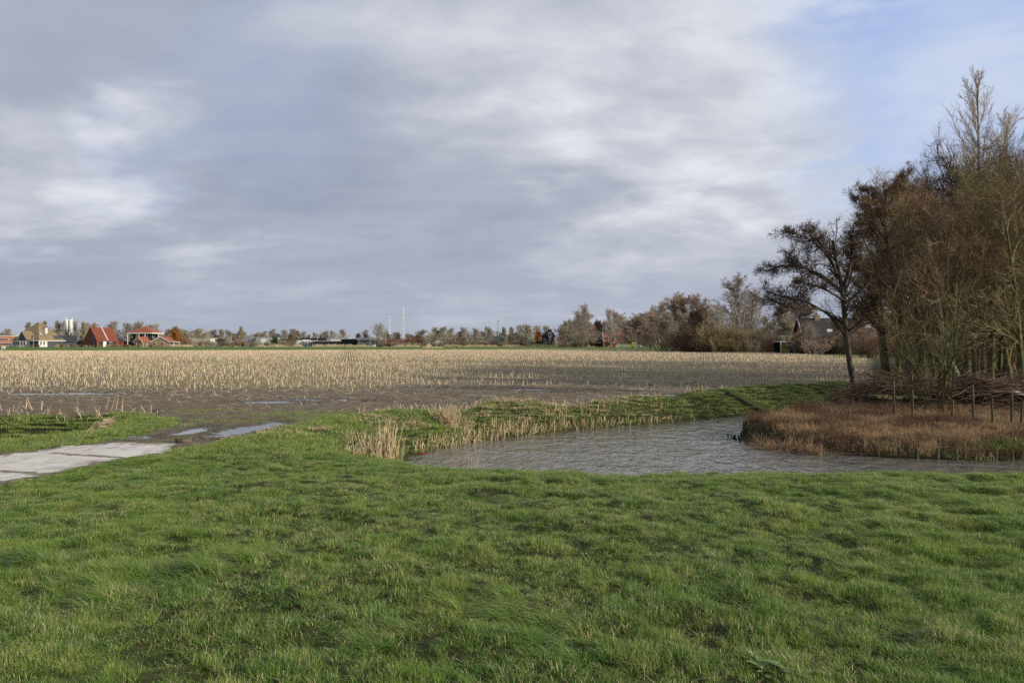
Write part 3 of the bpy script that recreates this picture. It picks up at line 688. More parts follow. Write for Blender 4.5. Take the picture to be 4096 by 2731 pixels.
alder = make_tree(11, [tr1, tr2, l1, l2, l3, l4, l5, l6, l7, l8, l9, l10, l11, l12], [.125, .11, .065, .065, .06, .065, .055, .045, .05, .06, .05, .05, .045, .05],
    [level(17, (.45, 1), (62, 38), lambda t, p: np.clip(p*.34*(1.15-t*.6), .4, 1.0), rs=.45, rmax=.028, rmin=.011, wob=.18, up=.03, k=7, flat=.4),
     level(12, (.05, 1), (58, 40), lambda t, p: p*.5*(1.1-.5*t), rmin=.006, rmax=.010, wob=.22, up=.03, k=5),
     level(7, (.1, 1), (55, 42), lambda t, p: np.clip(p*.6, .15, .40), rmin=.0035, rmax=.005, wob=.25, up=0, k=4)],
    BARK_A, TW_D, (1, .045, .8, LEAF_D), .42, bare=(1,))
# drop the spread from the stem's foot: twigs only start above 35 % of each line
alder_o = place_tree(alder, (X(3430, ad), ad, az0), 0, 1, 'alder_tree', 'lone twin-stemmed alder with dark withered leaves leaning left over the canal bank')

# --- grove
def up_trunk(h, lean=(0, 0), bend=.3, seed=0):
    r = np.random.default_rng(seed); z = np.linspace(0, h, 7); a = r.uniform(0, 6.28)
    return [(lean[0]*(q/h)+bend*sin(q/h*3+a)*.5-bend*sin(a)*.5, lean[1]*(q/h)+bend*cos(q/h*2.5+a)*.4-bend*cos(a)*.4, q) for q in z]
def grove_tree(seed, h, stems, spread, cmat, bark, r0=.16, dens=1.0):
    r = np.random.default_rng(seed); tr = []; rr = []
    for s in range(stems):
        a = 2*pi*s/stems+r.uniform(-.4, .4); q = spread*r.uniform(.5, 1.1) if stems > 1 else spread*.3
        t = up_trunk(h*r.uniform(.8, 1), (cos(a)*q, sin(a)*q), .35, seed*10+s); tr.append([(x+cos(a)*.12*(stems > 1), y+sin(a)*.12*(stems > 1), z) for x, y, z in t]); rr.append(r0*r.uniform(.7, 1.1))
    k = int(26*dens/stems**.45)
    return make_tree(seed, tr, rr, [
        level(k, (.22, 1), (64, 38), lambda t, p: np.clip(p*.42*(1.2-t*.65), .8, 3.8), rs=.55, rmax=.075, rmin=.028, wob=.17, up=.035, k=8, s=4),
        level(12, (.12, 1), (56, 38), lambda t, p: p*.46*(1.15-t*.6), rmin=.011, rmax=.028, wob=.2, up=.02, k=6),
        level(8, (.1, 1), (48, 38), lambda t, p: np.clip(p*.5, .2, .9), rmin=.0055, rmax=.009, wob=.22, up=.04, k=4),
        level(5, (.15, 1), (45, 35), lambda t, p: np.clip(p*.6, .12, .42), rmin=.004, rmax=.0055, wob=.25, up=.04, k=3)], bark, cmat, None, .22)
G = [grove_tree(31, 9.6, 1, 1.2, TW_R, BARK_M, .17), grove_tree(32, 9.0, 3, 1.6, TW_R, BARK_M, .11), grove_tree(33, 9.8, 2, 1.3, TW_O, BARK_M, .14),
     grove_tree(34, 8.2, 1, .8, TW_D, BARK_A, .15), grove_tree(35, 9.2, 1, 1.0, TW_O, BARK_M, .18)]
gl = [
      (3545, 45, 4, 715, 2.2, 'bare tree in the grove whose crown rises behind the lone alder'),
      (3765, 33, 1, 760, .2, 'red-brown twigged clump of three stems behind the brush pile, left in the grove'),
      (3870, 34, 4, 700, 1.1, 'broad-trunked tree with olive twigs in the middle of the grove'),
      (3690, 42, 0, 665, 2.6, 'tree with red-brown twigs deep in the grove behind the three-stemmed clump'),
      (3960, 37, 0, 690, 4.0, 'mossy tree with red-brown twigs below the tallest poplar'),
      (4060, 33, 2, 730, 5.2, 'mossy forked tree at the right edge of the picture'),
      (3830, 47, 1, 640, 3.1, 'tall three-stemmed tree far back in the grove'),
      (4120, 42, 4, 680, 2.0, 'olive-twigged tree behind the mossy forked tree at the right edge'),
      (3930, 50, 3, 690, .9, 'dark bare tree standing in front of the tallest poplar'),
      (3600, 54, 2, 780, .4, 'bare tree at the back of the grove, left, above the farmhouse wing'),
      (4250, 37, 1, 700, 1.2, 'red-brown twigged tree just past the right edge of the picture'),
      (3680, 39, 4, 735, 3.6, 'slim olive-twigged tree between the second alder and the three-stemmed clump'),
      (3800, 44, 3, 680, 4.8, 'dark-twigged tree left of the broad-trunked one'),
      (3900, 42, 2, 670, .7, 'forked tree right behind the broad-trunked one'),
      (4000, 45, 1, 650, 2.9, 'three-stemmed tree far back between the poplars'),
      (4480, 33, 0, 560, 2.2, 'unseen tree added well outside the right edge to shade the grove, nearest the canal'),  # out of view, added to throw shade on the grove floor
      (4620, 40, 4, 540, 1.3, 'unseen tree added well outside the right edge to shade the grove, farthest from the canal'),  # second out-of-view tree, added for its shade on the grove
      (4030, 56, 0, 640, 5.9, 'tree at the back of the grove by the right edge')]
GH = [9.6, 9.0, 9.8, 8.2, 9.2]
for px, d, gi_, top, rz, lb in gl:
    x = X(px, d); sc = Z(top, d)/(GH[gi_]*1.04); place_tree(G[gi_], (x, d, float(height(x, d))-.1), rz, sc, 'grove_tree', lb, 'bare trees of the grove on the right')
# second leafy alder standing behind the first
bd = 36; bz = float(height(X(3638, bd), bd))-.1
def BP(px, py, e=0): return ((px-3638)/F*bd, e, Z(py, bd)-bz)
btr = [BP(3645, 1560), BP(3630, 1480), BP(3612, 1380), BP(3596, 1260), BP(3578, 1150), BP(3562, 1050), BP(3540, 960), BP(3530, 850), BP(3545, 760)]
bl_ = [[BP(3560, 1030), BP(3520, 960), BP(3470, 910, -.3), BP(3425, 880, -.4)], [BP(3540, 960), BP(3500, 880, .3), BP(3460, 820, .3), BP(3425, 790, .4)], [BP(3532, 880), BP(3500, 800), BP(3470, 750, .3)],
       [BP(3575, 1120), BP(3530, 1080, .4), BP(3480, 1060, .4), BP(3440, 1050, .6)], [BP(3545, 960), BP(3600, 880, .3), BP(3660, 800, .4), BP(3710, 740, .4)], [BP(3532, 860), BP(3570, 770, -.5), BP(3600, 710, -.6)],
       [BP(3556, 1000), BP(3620, 960, -.5), BP(3690, 900, -.8), BP(3740, 860, -.9)], [BP(3590, 1200), BP(3540, 1180, -.6), BP(3490, 1170, -.8), BP(3455, 1180, -.9)], [BP(3535, 900), BP(3480, 880, -.9), BP(3430, 840, -1.2)], [BP(3534, 850), BP(3560, 760, .8), BP(3640, 700, 1.0)]]
alder2 = make_tree(12, [btr]+bl_, [.15]+[.06]*len(bl_),
    [level(17, (.4, 1), (62, 38), lambda t, p: np.clip(p*.36*(1.15-t*.6), .5, 1.3), rs=.45, rmax=.028, rmin=.012, wob=.18, up=.03, k=7, flat=.4),
     level(9, (.15, 1), (55, 40), lambda t, p: p*.5*(1.1-.5*t), rmin=.008, rmax=.012, wob=.22, up=.03, k=5),
     level(8, (.1, 1), (55, 42), lambda t, p: np.clip(p*.65, .18, .55), rmin=.0045, rmax=.006, wob=.25, up=.02, k=4)],
    BARK_A, TW_R, (1, .05, .8, mat('brown_leaves', (0.04, 0.018, 0.012), (0.10, 0.045, 0.026), 2.5, .8, spec=.2)), .3)
place_tree(alder2, (X(3638, bd), bd, bz), 0, 1, 'alder_tree', 'second alder with a domed brown crown rising behind and right of the lone twin-stemmed one')
# leaning pale trunk and its slender crown
def GP(px, py, d, ox, oz, dyy=0): return ((px-ox)/F*d, dyy, Z(py, d)-oz)
d = 33; zb = float(height(X(3845, d), d))-.1; q = lambda px, py, e=0: GP(px, py, d, 3845, zb, e)
lean = make_tree(41, [[q(3850, 1560), q(3825, 1500), q(3790, 1430), q(3772, 1350), q(3755, 1230), q(3735, 1100), q(3715, 960)]], [.15],
    [level(14, (.45, 1), (45, 30), lambda t, p: np.clip(p*.3*(1.2-t*.7), .5, 2), rs=.4, rmax=.03, rmin=.012, up=.1, k=6),
     level(8, (.2, 1), (45, 35), lambda t, p: p*.45, rmin=.006, rmax=.01, up=.05, k=5), level(6, (.2, 1), (40, 35), lambda t, p: np.clip(p*.5, .1, .6), rmin=.004, rmax=.006, k=4)],
    BARK_P, TW_R, None, .3)
place_tree(lean, (X(3845, d), d, zb), 0, 1, 'leaning_tree', 'leaning tree with a pale sunlit trunk in the middle of the grove', 'bare trees of the grove on the right')
d = 31; zb = float(height(X(4085, d), d))-.1; q = lambda px, py, e=0: GP(px, py, d, 4085, zb, e)
low = make_tree(42, [[q(4090, 1560), q(4085, 1450), q(4075, 1350), q(4070, 1250), q(4055, 1100), q(4030, 950), q(4010, 800)],
                     [q(4078, 1380), q(4020, 1345, -.2), q(3960, 1325, -.5), q(3900, 1300, -.7), q(3800, 1250, -.9), q(3740, 1222, -1.0), q(3690, 1200, -1.1)],
                     [q(4078, 1330), q(4040, 1290, -.4), q(3990, 1240, -.7), q(3930, 1200, -.8), q(3860, 1190, -.9)],
                     [q(4080, 1400), q(4000, 1360, -1.2), q(3900, 1330, -1.5), q(3800, 1340, -1.6), q(3700, 1345, -1.7)]], [.14, .055, .055, .035],
    [level(20, (.25, 1), (60, 40), lambda t, p: np.clip(p*.30*(1.2-t*.7), .5, 2.2), rs=.4, rmax=.028, rmin=.012, up=.03, wob=.2, k=7),
     level(7, (.2, 1), (45, 35), lambda t, p: p*.42, rmin=.006, rmax=.009, up=.05, k=5), level(4, (.2, 1), (40, 35), lambda t, p: np.clip(p*.5, .1, .5), rmin=.004, rmax=.005, k=4)],
    BARK_M, TW_O, None, .12)
place_tree(low, (X(4085, d), d, zb), 0, 1, 'mossy_tree', 'mossy tree at the right edge with long low limbs reaching left', 'bare trees of the grove on the right')
# many-stemmed shrub at the brush pile
def shrub_mesh(seed, h, rad, stems, cmat, dens=1.0, wob=.16, thick=1.0, levels=3, up=.10):
    r = np.random.default_rng(seed); a = r.uniform(0, 6.28, stems); q = np.sqrt(r.random(stems))*rad*.35
    P0 = np.stack([np.cos(a)*q, np.sin(a)*q, np.zeros(stems)-.05], -1); sp_ = r.uniform(.1, .9, stems)*rad/h
    D0 = np.stack([np.cos(a)*sp_, np.sin(a)*sp_, np.ones(stems)], -1)
    pts, rd = march(P0, D0, h*r.uniform(.6, 1.05, stems), np.full(stems, .022*thick)*r.uniform(.6, 1.5, stems), 8, wob, up, r, .2); sets = [(pts, rd, 4)]
    P, D, L, R = spawn(pts, rd, int(8*dens), .2, 1, .7, .5, lambda t, p: p*.34*(1.2-t*.6), .5, r); pts, rd = march(P, D, L, np.clip(R, .006*thick, 1), 5, .16, .08, r); sets.append((pts, rd, 3))
    P, D, L, R = spawn(pts, rd, int(6*dens), .1, 1, .7, .5, lambda t, p: p*.45, .6, r); pts, rd = march(P, D, L, np.clip(R, .004*thick, 1), 4, .2, .05, r); sets.append((pts, rd, 3))
    if levels > 3:
        P, D, L, R = spawn(pts, rd, 4, .1, 1, .7, .5, lambda t, p: p*.55, .6, r); pts, rd = march(P, D, L, np.clip(R, .003*thick, 1), 3, .2, .05, r); sets.append((pts, rd, 3))
    v, f = tubes(sets); me = mesh_np('stems', v, f); me.materials.append(cmat); return me, pts
d = 26.5; sm, _ = shrub_mesh(51, 4.6, 1.9, 13, BARK_M, 1.0, .13, 2.0, 4); x = X(3737, d)
o = obj('many_stemmed_shrub', sm, None); o.location = (x, d, float(height(x, d))); tag(o, 'many-stemmed mossy shrub fanning up in front of the brush pile', 'shrub')
under = [shrub_mesh(60+i, 3.4, 1.5, 14, (TW_R, TW_D, TW_O)[i], 1.0, .14, 1.4, 4)[0] for i in range(3)]
for i, (px, d, sc) in enumerate([(3560, 60, 1.1), (3680, 58, 1.2), (3790, 61, 1.3), (3900, 62, 1.3), (4010, 60, 1.3), (4100, 62, 1.4), (4080, 46, 1.0), (3850, 42, .75), (3740, 52, .9), (4180, 54, 1.3), (3920, 40, .6)]):
    x = X(px, d); o = obj('undergrowth_shrub', under[i % 3], None); o.location = (x, d, float(height(x, d))); o.scale = (sc*1.2, sc*1.2, sc); o.rotation_euler = (0, 0, i*1.7)
    tag(o, 'bare tangled shrub filling the ground between the grove trunks', 'shrub', 'undergrowth shrubs of the grove')

# --- poplars behind the grove
def poplar(seed, h, cmat=TW_G, r0=.2, wide=.22, dens=1.0):
    return make_tree(seed, [up_trunk(h, (0, 0), .3, seed)], [r0], [
        level(int(58*dens), (.10, .99), (44, 20), lambda t, p: np.clip(p*wide*(1.2-t), .7, 9), rs=.45, rmax=.08, rmin=.026, wob=.08, up=.055, k=9, s=4),
        level(15, (.12, 1), (36, 26), lambda t, p: p*.34*(1.15-t*.7), rmin=.016, rmax=.028, wob=.12, up=.10, k=5),
        level(6, (.1, 1), (32, 28), lambda t, p: np.clip(p*.5, .15, .9), rmin=.009, rmax=.012, wob=.14, up=.1, k=4)], BARK_G, cmat, None, .12)
pop = poplar(71, 21, TW_G, .26, .42)
for px, d, h, rz, lb in [(3925, 62, 1.07, 0, 'tallest bare poplar rising above the grove'), (4010, 66, .97, 1.9, 'second tallest poplar, close right of the tallest one'), (4090, 60, .76, 4.0, 'shorter poplar cut by the right edge of the picture'),
                         (4170, 68, 1.0, 3.0, 'poplar past the right edge of the picture')]:
    place_tree(pop, (X(px, d), d, 0), rz, h, 'poplar_tree', lb, 'poplars behind the grove', sz=h)
# ------------------------------------------------------------------ far buildings and everything along the horizon
def flat(name, c, rough=.8, spec=.25, metal=0): return mat(name, c, tuple(v*.82 for v in c), 1.2, rough, spec=spec, metal=metal, lo=.3, hi=.7)
M_WHITE = flat('white_paint', (.78, .78, .76)); M_OFFW = flat('off_white_render', (.70, .69, .66)); M_GREY = flat('grey_cladding', (.34, .36, .39)); M_GREYD = flat('dark_grey_boards', (.075, .085, .10))
M_BLACK = flat('black_boards', (.018, .019, .022), .7); M_TILED = flat('dark_roof_tiles', (.045, .048, .058), .6); M_TILER = mat('red_roof_tiles', (.23, .075, .048), (.30, .11, .068), 2, .8)
M_RUST = mat('rusty_steel', (.15, .047, .028), (.20, .068, .038), .8, .85); M_RUSTR = mat('rusty_steel_roof', (.145, .042, .026), (.19, .058, .035), .6, .8)
M_BRICK = mat('red_brick', (.20, .075, .045), (.31, .12, .07), 6, .9); M_BRICKB = mat('brown_brick', (.22, .16, .11), (.32, .235, .165), 6, .9)
M_BRICKO = mat('orange_brick', (.29, .12, .075), (.37, .16, .10), 3, .9); M_BRICKD = mat('dark_brick', (.085, .055, .04), (.15, .10, .07), 5, .9)
M_THATCH = mat('thatch', (.16, .125, .075), (.25, .20, .125), .9, .95, .03, 12, .1); M_GLASS = mat('window_glass', (.03, .035, .045), None, rough=.12, spec=.6)
M_STEEL = flat('pale_steel', (.55, .56, .58), .45, .5, .2); M_GREEN = flat('green_sheet', (.03, .20, .10)); M_WOOD2 = mat('grey_wood', (.20, .17, .13), (.34, .30, .24), 6, .9)
M_LIME = flat('lime_paint', (.42, .55, .06), .35, .5); M_SILV = flat('silver_paint', (.45, .50, .56), .3, .5, .3); M_WCAR = flat('white_car_paint', (.82, .83, .84), .25, .5); M_RUB = flat('black_rubber', (.015, .015, .016))
M_REDP = flat('red_plastic', (.35, .06, .04)); M_YEL = flat('yellow_board', (.55, .42, .12)); M_LGREEN = flat('pale_green_boards', (.42, .58, .46)); M_PVD = flat('roof_panel', (.05, .07, .10), .25, .5)

def bld(name, px, d, label, cat='house', rz=0.0, face=False, group=None):
    x = X(px, d); a = rz+(atan2(-x, d) if face else 0)
    return empty(name, (x, d, 0), a, label, cat, group)
def window(par, x0, x1, z0, z1, y, fm=None, pane=True, name='window', side=None, fr=.12, pm=None):
    """frame on a front wall (facing -y) at depth y; side='r'/'l' puts it on a wall facing +-x at x=y"""
    s = MB(); g = MB()
    if side is None:
        s.box(x0, x1, y-.07, y, z0, z1); g.box(x0+fr, x1-fr, y-.10, y-.072, z0+fr, z1-fr)
    else:
        k = 1 if side == 'r' else -1
        a, b = sorted((y, y+.07*k)); s.box(a, b, x0, x1, z0, z1); a, b = sorted((y+.072*k, y+.10*k)); g.box(a, b, x0+fr, x1-fr, z0+fr, z1-fr)
    f = s.build(name, fm or M_WHITE, par)
    if pane: g.build('pane', pm or M_GLASS, f)
    return f
def gable_house(par, x0, x1, y0, y1, ze, zr, wm, rm, ax='x', ov=.3, th=.16, wall='wall', roof='roof', trim=None):
    """walls with gables and two roof slabs; ridge along ax"""
    w = MB()
    if ax == 'x':
        ym = (y0+y1)/2; w.prism([(y0, 0), (y1, 0), (y1, ze), (ym, zr), (y0, ze)], x0, x1, 'x')
        k = (zr-ze)/(ym-y0); r = MB()
        for yy, s in ((y0-ov, 1), (y1+ov, -1)):
            zz = ze-ov*k+.02; q = [(x0-ov, yy, zz), (x1+ov, yy, zz), (x1+ov, ym, zr+.02), (x0-ov, ym, zr+.02)]
            if s < 0: q = [q[1], q[0], q[3], q[2]]
            r.slab(q, th)
    else:
        xm = (x0+x1)/2; w.prism([(x0, 0), (x0, ze), (xm, zr), (x1, ze), (x1, 0)], y0, y1, 'y')
        k = (zr-ze)/(xm-x0); r = MB()
        for xx, s in ((x0-ov, 1), (x1+ov, -1)):
            zz = ze-ov*k+.02; q = [(xx, y1+ov, zz), (xx, y0-ov, zz), (xm, y0-ov, zr+.02), (xm, y1+ov, zr+.02)]
            if s < 0: q = [q[1], q[0], q[3], q[2]]
            r.slab(q, th)
        if trim:
            t = MB()
            for xx, s in ((x0-ov, 1), (x1+ov, -1)):
                q = [(xx, y0-ov-.08, ze-ov*k-.1), (xx, y0-ov-.08, ze-ov*k+.25), (xm, y0-ov-.08, zr+.3), (xm, y0-ov-.08, zr-.05)]
                if s < 0: q = q[::-1]
                t.slab(q, .07)
            t.build('bargeboard', trim, par)
    a = w.build(wall, wm, par); b = r.build(roof, rm, par); return a, b
def hip(m, x0, x1, y0, y1, z0, zt, ins, th=0.0):
    """hipped roof solid with top rectangle inset by ins (fraction)"""
    xm, ym = (x0+x1)/2, (y0+y1)/2; ax = (x1-x0)/2*ins[0]; ay = (y1-y0)/2*ins[1]
    b = [(x0, y0, z0), (x1, y0, z0), (x1, y1, z0), (x0, y1, z0)]; t = [(xm-ax, ym-ay, zt), (xm+ax, ym-ay, zt), (xm+ax, ym+ay, zt), (xm-ax, ym+ay, zt)]
    m.poly(b[::-1]); m.poly(t)
    for i in range(4): j = (i+1) % 4; m.poly([b[i], b[j], t[j], t[i]])
    return m

# -- thatched pyramid farmhouse
D = 385; o = bld('thatched_farmhouse', 155, D, 'farmhouse with a tall pyramid thatched roof and dark gabled front wing', rz=radians(-45), face=True)
h = 7.6
w = MB(); w.box(-h, h, -h, h, 0, 2.9); wall = w.build('wall', M_GREYD, o)
hip(MB(), -h-.5, h+.5, -h-.5, h+.5, 3.15, 11.9, (.07, .07)).build('roof', M_THATCH, o)
MB().box(-h-.6, h+.6, -h-.6, h+.6, 2.85, 3.14).build('fascia', M_WHITE, o)
# local -y faces front-left? after the turn the corner between -y and +x faces the camera
wg = MB(); wg.prism([(-2.6, 0), (-2.6, 3.6), (0, 7.4), (2.6, 3.6), (2.6, 0)], -h-2.0, -2.0, 'y'); wing = wg.build('front_wing', M_GREYD, o)
r = MB(); r.slab([(-2.9, -1.5, 3.4), (-2.9, -h-2.2, 3.4), (0, -h-2.2, 7.5), (0, -1.5, 7.5)], .2); r.slab([(2.9, -h-2.2, 3.4), (2.9, -1.5, 3.4), (0, -1.5, 7.5), (0, -h-2.2, 7.5)], .2); wr = r.build('wing_roof', M_THATCH, o)
t = MB(); t.slab([(2.9, -h-2.3, 3.2), (2.9, -h-2.3, 3.55), (0, -h-2.3, 7.75), (0, -h-2.3, 7.4)], .06); t.slab([(0, -h-2.3, 7.4), (0, -h-2.3, 7.75), (-2.9, -h-2.3, 3.55), (-2.9, -h-2.3, 3.2)], .06); t.build('bargeboard', M_STEEL, wr)
wb = MB().box(-2.62, 2.62, -h-2.03, -h-1.99, 0, 2.9).build('white_wall', M_OFFW, o)
for xx in (-1.9, -.2, 1.4): window(o, xx-.45, xx+.65, .8, 2.7, -h-2.03)
for xx in (-6.6, -4.9): window(o, xx-.6, xx+.6, .8, 2.7, -h)
MB().box(h+.0, h+.03, -h, -2.6, 0, 2.88).build('white_wall', M_OFFW, o)
MB().box(-h, -2.7, -h-.03, -h, 0, 2.88).build('white_wall', M_OFFW, o)
for yy in (-6.4, -4.6): window(o, yy-.5, yy+.5, .8, 2.7, h+.03, side='r')
c = MB(); c.box(4.0, 5.2, -1.2, 0, 3.2, 9.4); ch = c.build('chimney', M_OFFW, o); MB().box(3.9, 5.3, -1.3, .1, 9.4, 9.65).build('chimney_cap', M_TILED, ch)
sk = MB(); k_ = (11.9-3.15)/(h+.5)/.93
for yy, zz in ((-4.2, 5.6),):
    xx = h+.5-(zz-3.15)/k_; sk.slab([(xx+.05, yy-.5, zz+.12), (xx+.05, yy+.5, zz+.12), (xx-1.2, yy+.5, zz+1.3+.12), (xx-1.2, yy-.5, zz+1.3+.12)], .06)
sk.build('skylight', M_STEEL, o)
pv = MB(); xx = h+.5-(3.9-3.15)/k_; pv.slab([(xx+.08, 2.2, 4.0), (xx+.08, 6.6, 4.0), (xx-1.3, 5.8, 5.5), (xx-1.3, 2.2, 5.5)], .08); pv.build('roof_panel', M_PVD, o)

# -- dark barn
D = 400; o = bld('dark_barn', 272, D, 'low dark barn with a grey end gable right of the thatched farmhouse', 'barn', face=True)
gable_house(o, -5.2, 3.4, 0, 7, 2.6, 5.6, M_GREYD, M_TILED, 'x'); MB().box(3.42, 3.5, .5, 6.5, .1, 2.4).build('door', M_GREY, o)
# small shed with garden cover
o = bld('garden_shed', 322, 392, 'small open timber shed between the dark barn and the rusty steel house', 'shed'); gable_house(o, -1.8, 1.8, 0, 3, 1.8, 3.1, M_BRICKD, M_TILED, 'y')
# -- orange brick house at the far left
o = bld('brick_house', 14, 400, 'orange brick house with white window bands at the left edge of the picture', face=True)
MB().box(-6, 5.4, 0, 8, 0, 5.4).build('wall', M_BRICKO, o); MB().box(-6.2, 5.6, -.2, 8.2, 5.4, 5.62).build('roof', M_OFFW, o)
window(o, -2.5, 2.2, 3.2, 4.3, 0); window(o, -2.5, 4, .6, 2.0, 0); MB().prism([(5.42, 0), (7.0, 0), (5.9, 5.4), (5.42, 5.4)], .3, .7, 'y').build('buttress', M_WHITE, o)
o = bld('white_hall', 38, 520, 'long white industrial hall behind the orange brick house', 'hall'); MB().box(-14, 5, 0, 20, 0, 7.2).build('wall', M_WHITE, o); MB().box(-14.2, 5.2, -.2, 20.2, 7.2, 7.5).build('roof', M_STEEL, o)
MB().box(-14, 5, -.05, -.01, 4.6, 5.2).build('stripe', M_GREY, o)
o = bld('green_shed', 62, 395, 'pale green garden shed left of the thatched farmhouse', 'shed'); gable_house(o, -1.7, 1.3, 0, 3, 1.9, 2.6, M_LGREEN, M_STEEL, 'x')

# -- silo tower
D = 560; o = bld('silo_tower', 275, D, 'tall white factory silo with two thin masts above the trees', 'tower')
for xx in (-1.25, 1.45): MB().lathe([(1.25, 9), (1.25, 18.2), (1.0, 18.7)], (xx, 0, 0), 16).build('silo', M_WHITE, o, True)
MB().box(-3, 3.2, -2, 2, 0, 9).build('base', M_GREYD, o)
for xx in (-2.1, 2.4): MB().bar((xx, 0, 18.3), (xx, 0, 20.6), .22).build('mast', M_WHITE, o)
for px, h0, h1, lb in ((243, 2, 10.2, 'thin white factory pipe left of the tall silo'), (291, 2, 10.0, 'thin white factory pipe right of the tall silo'), (278, 2, 9.6, 'short white factory pipe under the tall silo'), (302, 2, 8.6, 'short white factory pipe far right of the tall silo')):
    o = bld('factory_pipe', px, 556, lb, 'pipe', group='white factory pipes by the silo'); MB().bar((0, 0, 0), (0, 0, h1), .34, .34, 10).build('pipe', M_WHITE, o)

# -- rusty steel house
D = 385; o = bld('steel_house', 405, D, 'rust-red steel clad house with a steep roof and tall gable window', rz=radians(38), face=True)
x0, x1, y0, y1 = -6.0, 6.0, -4.6, 4.6
# ridge runs along local x; gable at x0 faces left-front
w = MB(); w.prism([(y0, 0), (y1, 0), (y1, 3.0), (0, 9.4), (y0, 3.0)], x0, x1, 'x'); w.build('wall', M_RUST, o)
r = MB(); r.slab([(x0-.12, y0-.1, 2.95), (x1+.1, y0-.1, 2.95), (x1+.1, 0, 9.5), (x0-.12, 0, 9.5)], .12); r.slab([(x1+.1, y1+.1, 2.95), (x0-.12, y1+.1, 2.95), (x0-.12, 0, 9.5), (x1+.1, 0, 9.5)], .12); rr = r.build('roof', M_RUSTR, o)
MB().slab([(-.3, y0-.12, 3.15), (.35, y0-.12, 3.15), (-.3+.6, -.05, 9.72), (-.3, -.05, 9.72)], .06).build('skylight', M_STEEL, rr)
window(o, -3.4, -.6, .3, 5.7, x0, M_RUST, side='l', name='gable_window'); 
MB().box(-4.6, 4.4, y0-.04, y0-.005, .2, 2.5).build('glazed_front', M_GLASS, o)
window(o, -2.6, -.9, .1, 2.7, y0-.05, M_WHITE, False, 'white_door'); window(o, 1.1, 2.3, .2, 2.6, y0-.05, M_WHITE)
ex = MB().box(0, 12.5, 0, 5, 0, 2.75).build('extension', M_RUST, o); ex.location = (6.2, y0+.6, 0); ex.rotation_euler = (0, 0, radians(-36)); window(ex, 8.2, 11.9, .2, 2.35, 0, M_WHITE, True, 'white_window', pm=M_WHITE)
o = bld('black_roofed_house', 470, 405, 'house with a steep black roof behind the rusty steel house', face=True)
r = MB(); r.prism([(-5.5, 0), (-5.5, 8.8), (-2.8, 8.9), (.2, 5.0), (4.3, 2.5), (4.3, 0)], 0, 9, 'y'); r.build('roof', M_TILED, o); MB().slab([(-4.9, -.05, 7.0), (-3.0, -.05, 7.0), (-3.2, -.05, 8.6), (-4.9, -.05, 8.6)], .06).build('roof_panel', M_PVD, o); window(o, -2.6, -1.5, 4.0, 5.2, -.01)

# -- black house with red hipped roof
D = 388; o = bld('black_house', 562, D, 'black boarded house under a red hipped roof with white eaves', rz=radians(-30), face=True)
MB().box(-5.2, 4.4, 0, 9, 0, 6.5).build('wall', M_BLACK, o); rr = hip(MB(), -6.4, 6.6, -1.2, 10, 7.0, 10.4, (.02, .02)).build('roof', M_TILER, o)
MB().box(-6.5, 6.7, -1.3, 10.1, 6.55, 6.98).build('fascia', M_WHITE, o)
for xx in (-6.1, -.2, 2.9): MB().box(xx-.14, xx+.14, -1.1, -.82, 0, 6.54).build('post', M_WHITE, o)
MB().box(6.2, 6.5, 5, 5.3, 0, 6.54).build('post', M_WHITE, o)
for xx in (-4.5, -2.1, 1.4, 3.2): window(o, xx-.45, xx+.45, 4.6, 5.7, 0)
window(o, 3.2, 5.8, 4.4, 5.9, 4.4, side='r'); MB().box(-1.4, 3.9, -1.35, -.05, 2.7, 2.95).build('canopy', M_WHITE, o)
window(o, 1.4, 3.0, .1, 2.6, 0, name='door')
MB().box(-3.4, -3.1, 3.4, 3.7, 9.2, 10.2).build('vent', M_TILED, rr)
o = bld('brick_annex', 552, 380, 'small brown brick house with a red gable roof before the black boarded house', rz=radians(-38), face=True); a, b = gable_house(o, -2.4, 2.4, 0, 6, 2.5, 4.8, M_BRICKB, M_TILER, 'y', trim=M_WHITE)
c = MB().box(-.6, .6, -.4, .5, 3.0, 6.1).build('chimney', M_BRICKB, o); window(o, -1.9, -.9, .6, 2.2, 0); window(o, 1.2, 2.6, .7, 2.3, 2.4, side='r'); window(o, 3.6, 4.9, .7, 2.3, 2.4, side='r')
o = bld('brick_annex', 640, 384, 'long brick bungalow wing with a low red roof right of the black boarded house', rz=radians(-22), face=True); a, b = gable_house(o, -4.4, 4.6, 0, 9, 2.5, 4.9, M_BRICKB, M_TILER, 'y', trim=M_WHITE)
MB().box(-7.4, -4.42, 0, 4, 0, 2.7).build('side_wall', M_BRICKB, o)
for xx in (-6.2, -2.6, 1.2): window(o, xx-.75, xx+.75, .7, 2.2, 0)
for xx in (2.4, 4.5): window(o, xx-.6, xx+.6, .7, 2.2, 4.6, side='r')
MB().box(4.62, 6.6, 0, 8, 2.35, 2.55).build('canopy', M_WHITE, o)
for yy in (.2, 7.6): MB().box(6.4, 6.6, yy, yy+.2, 0, 2.34).build('post', M_WHITE, o)

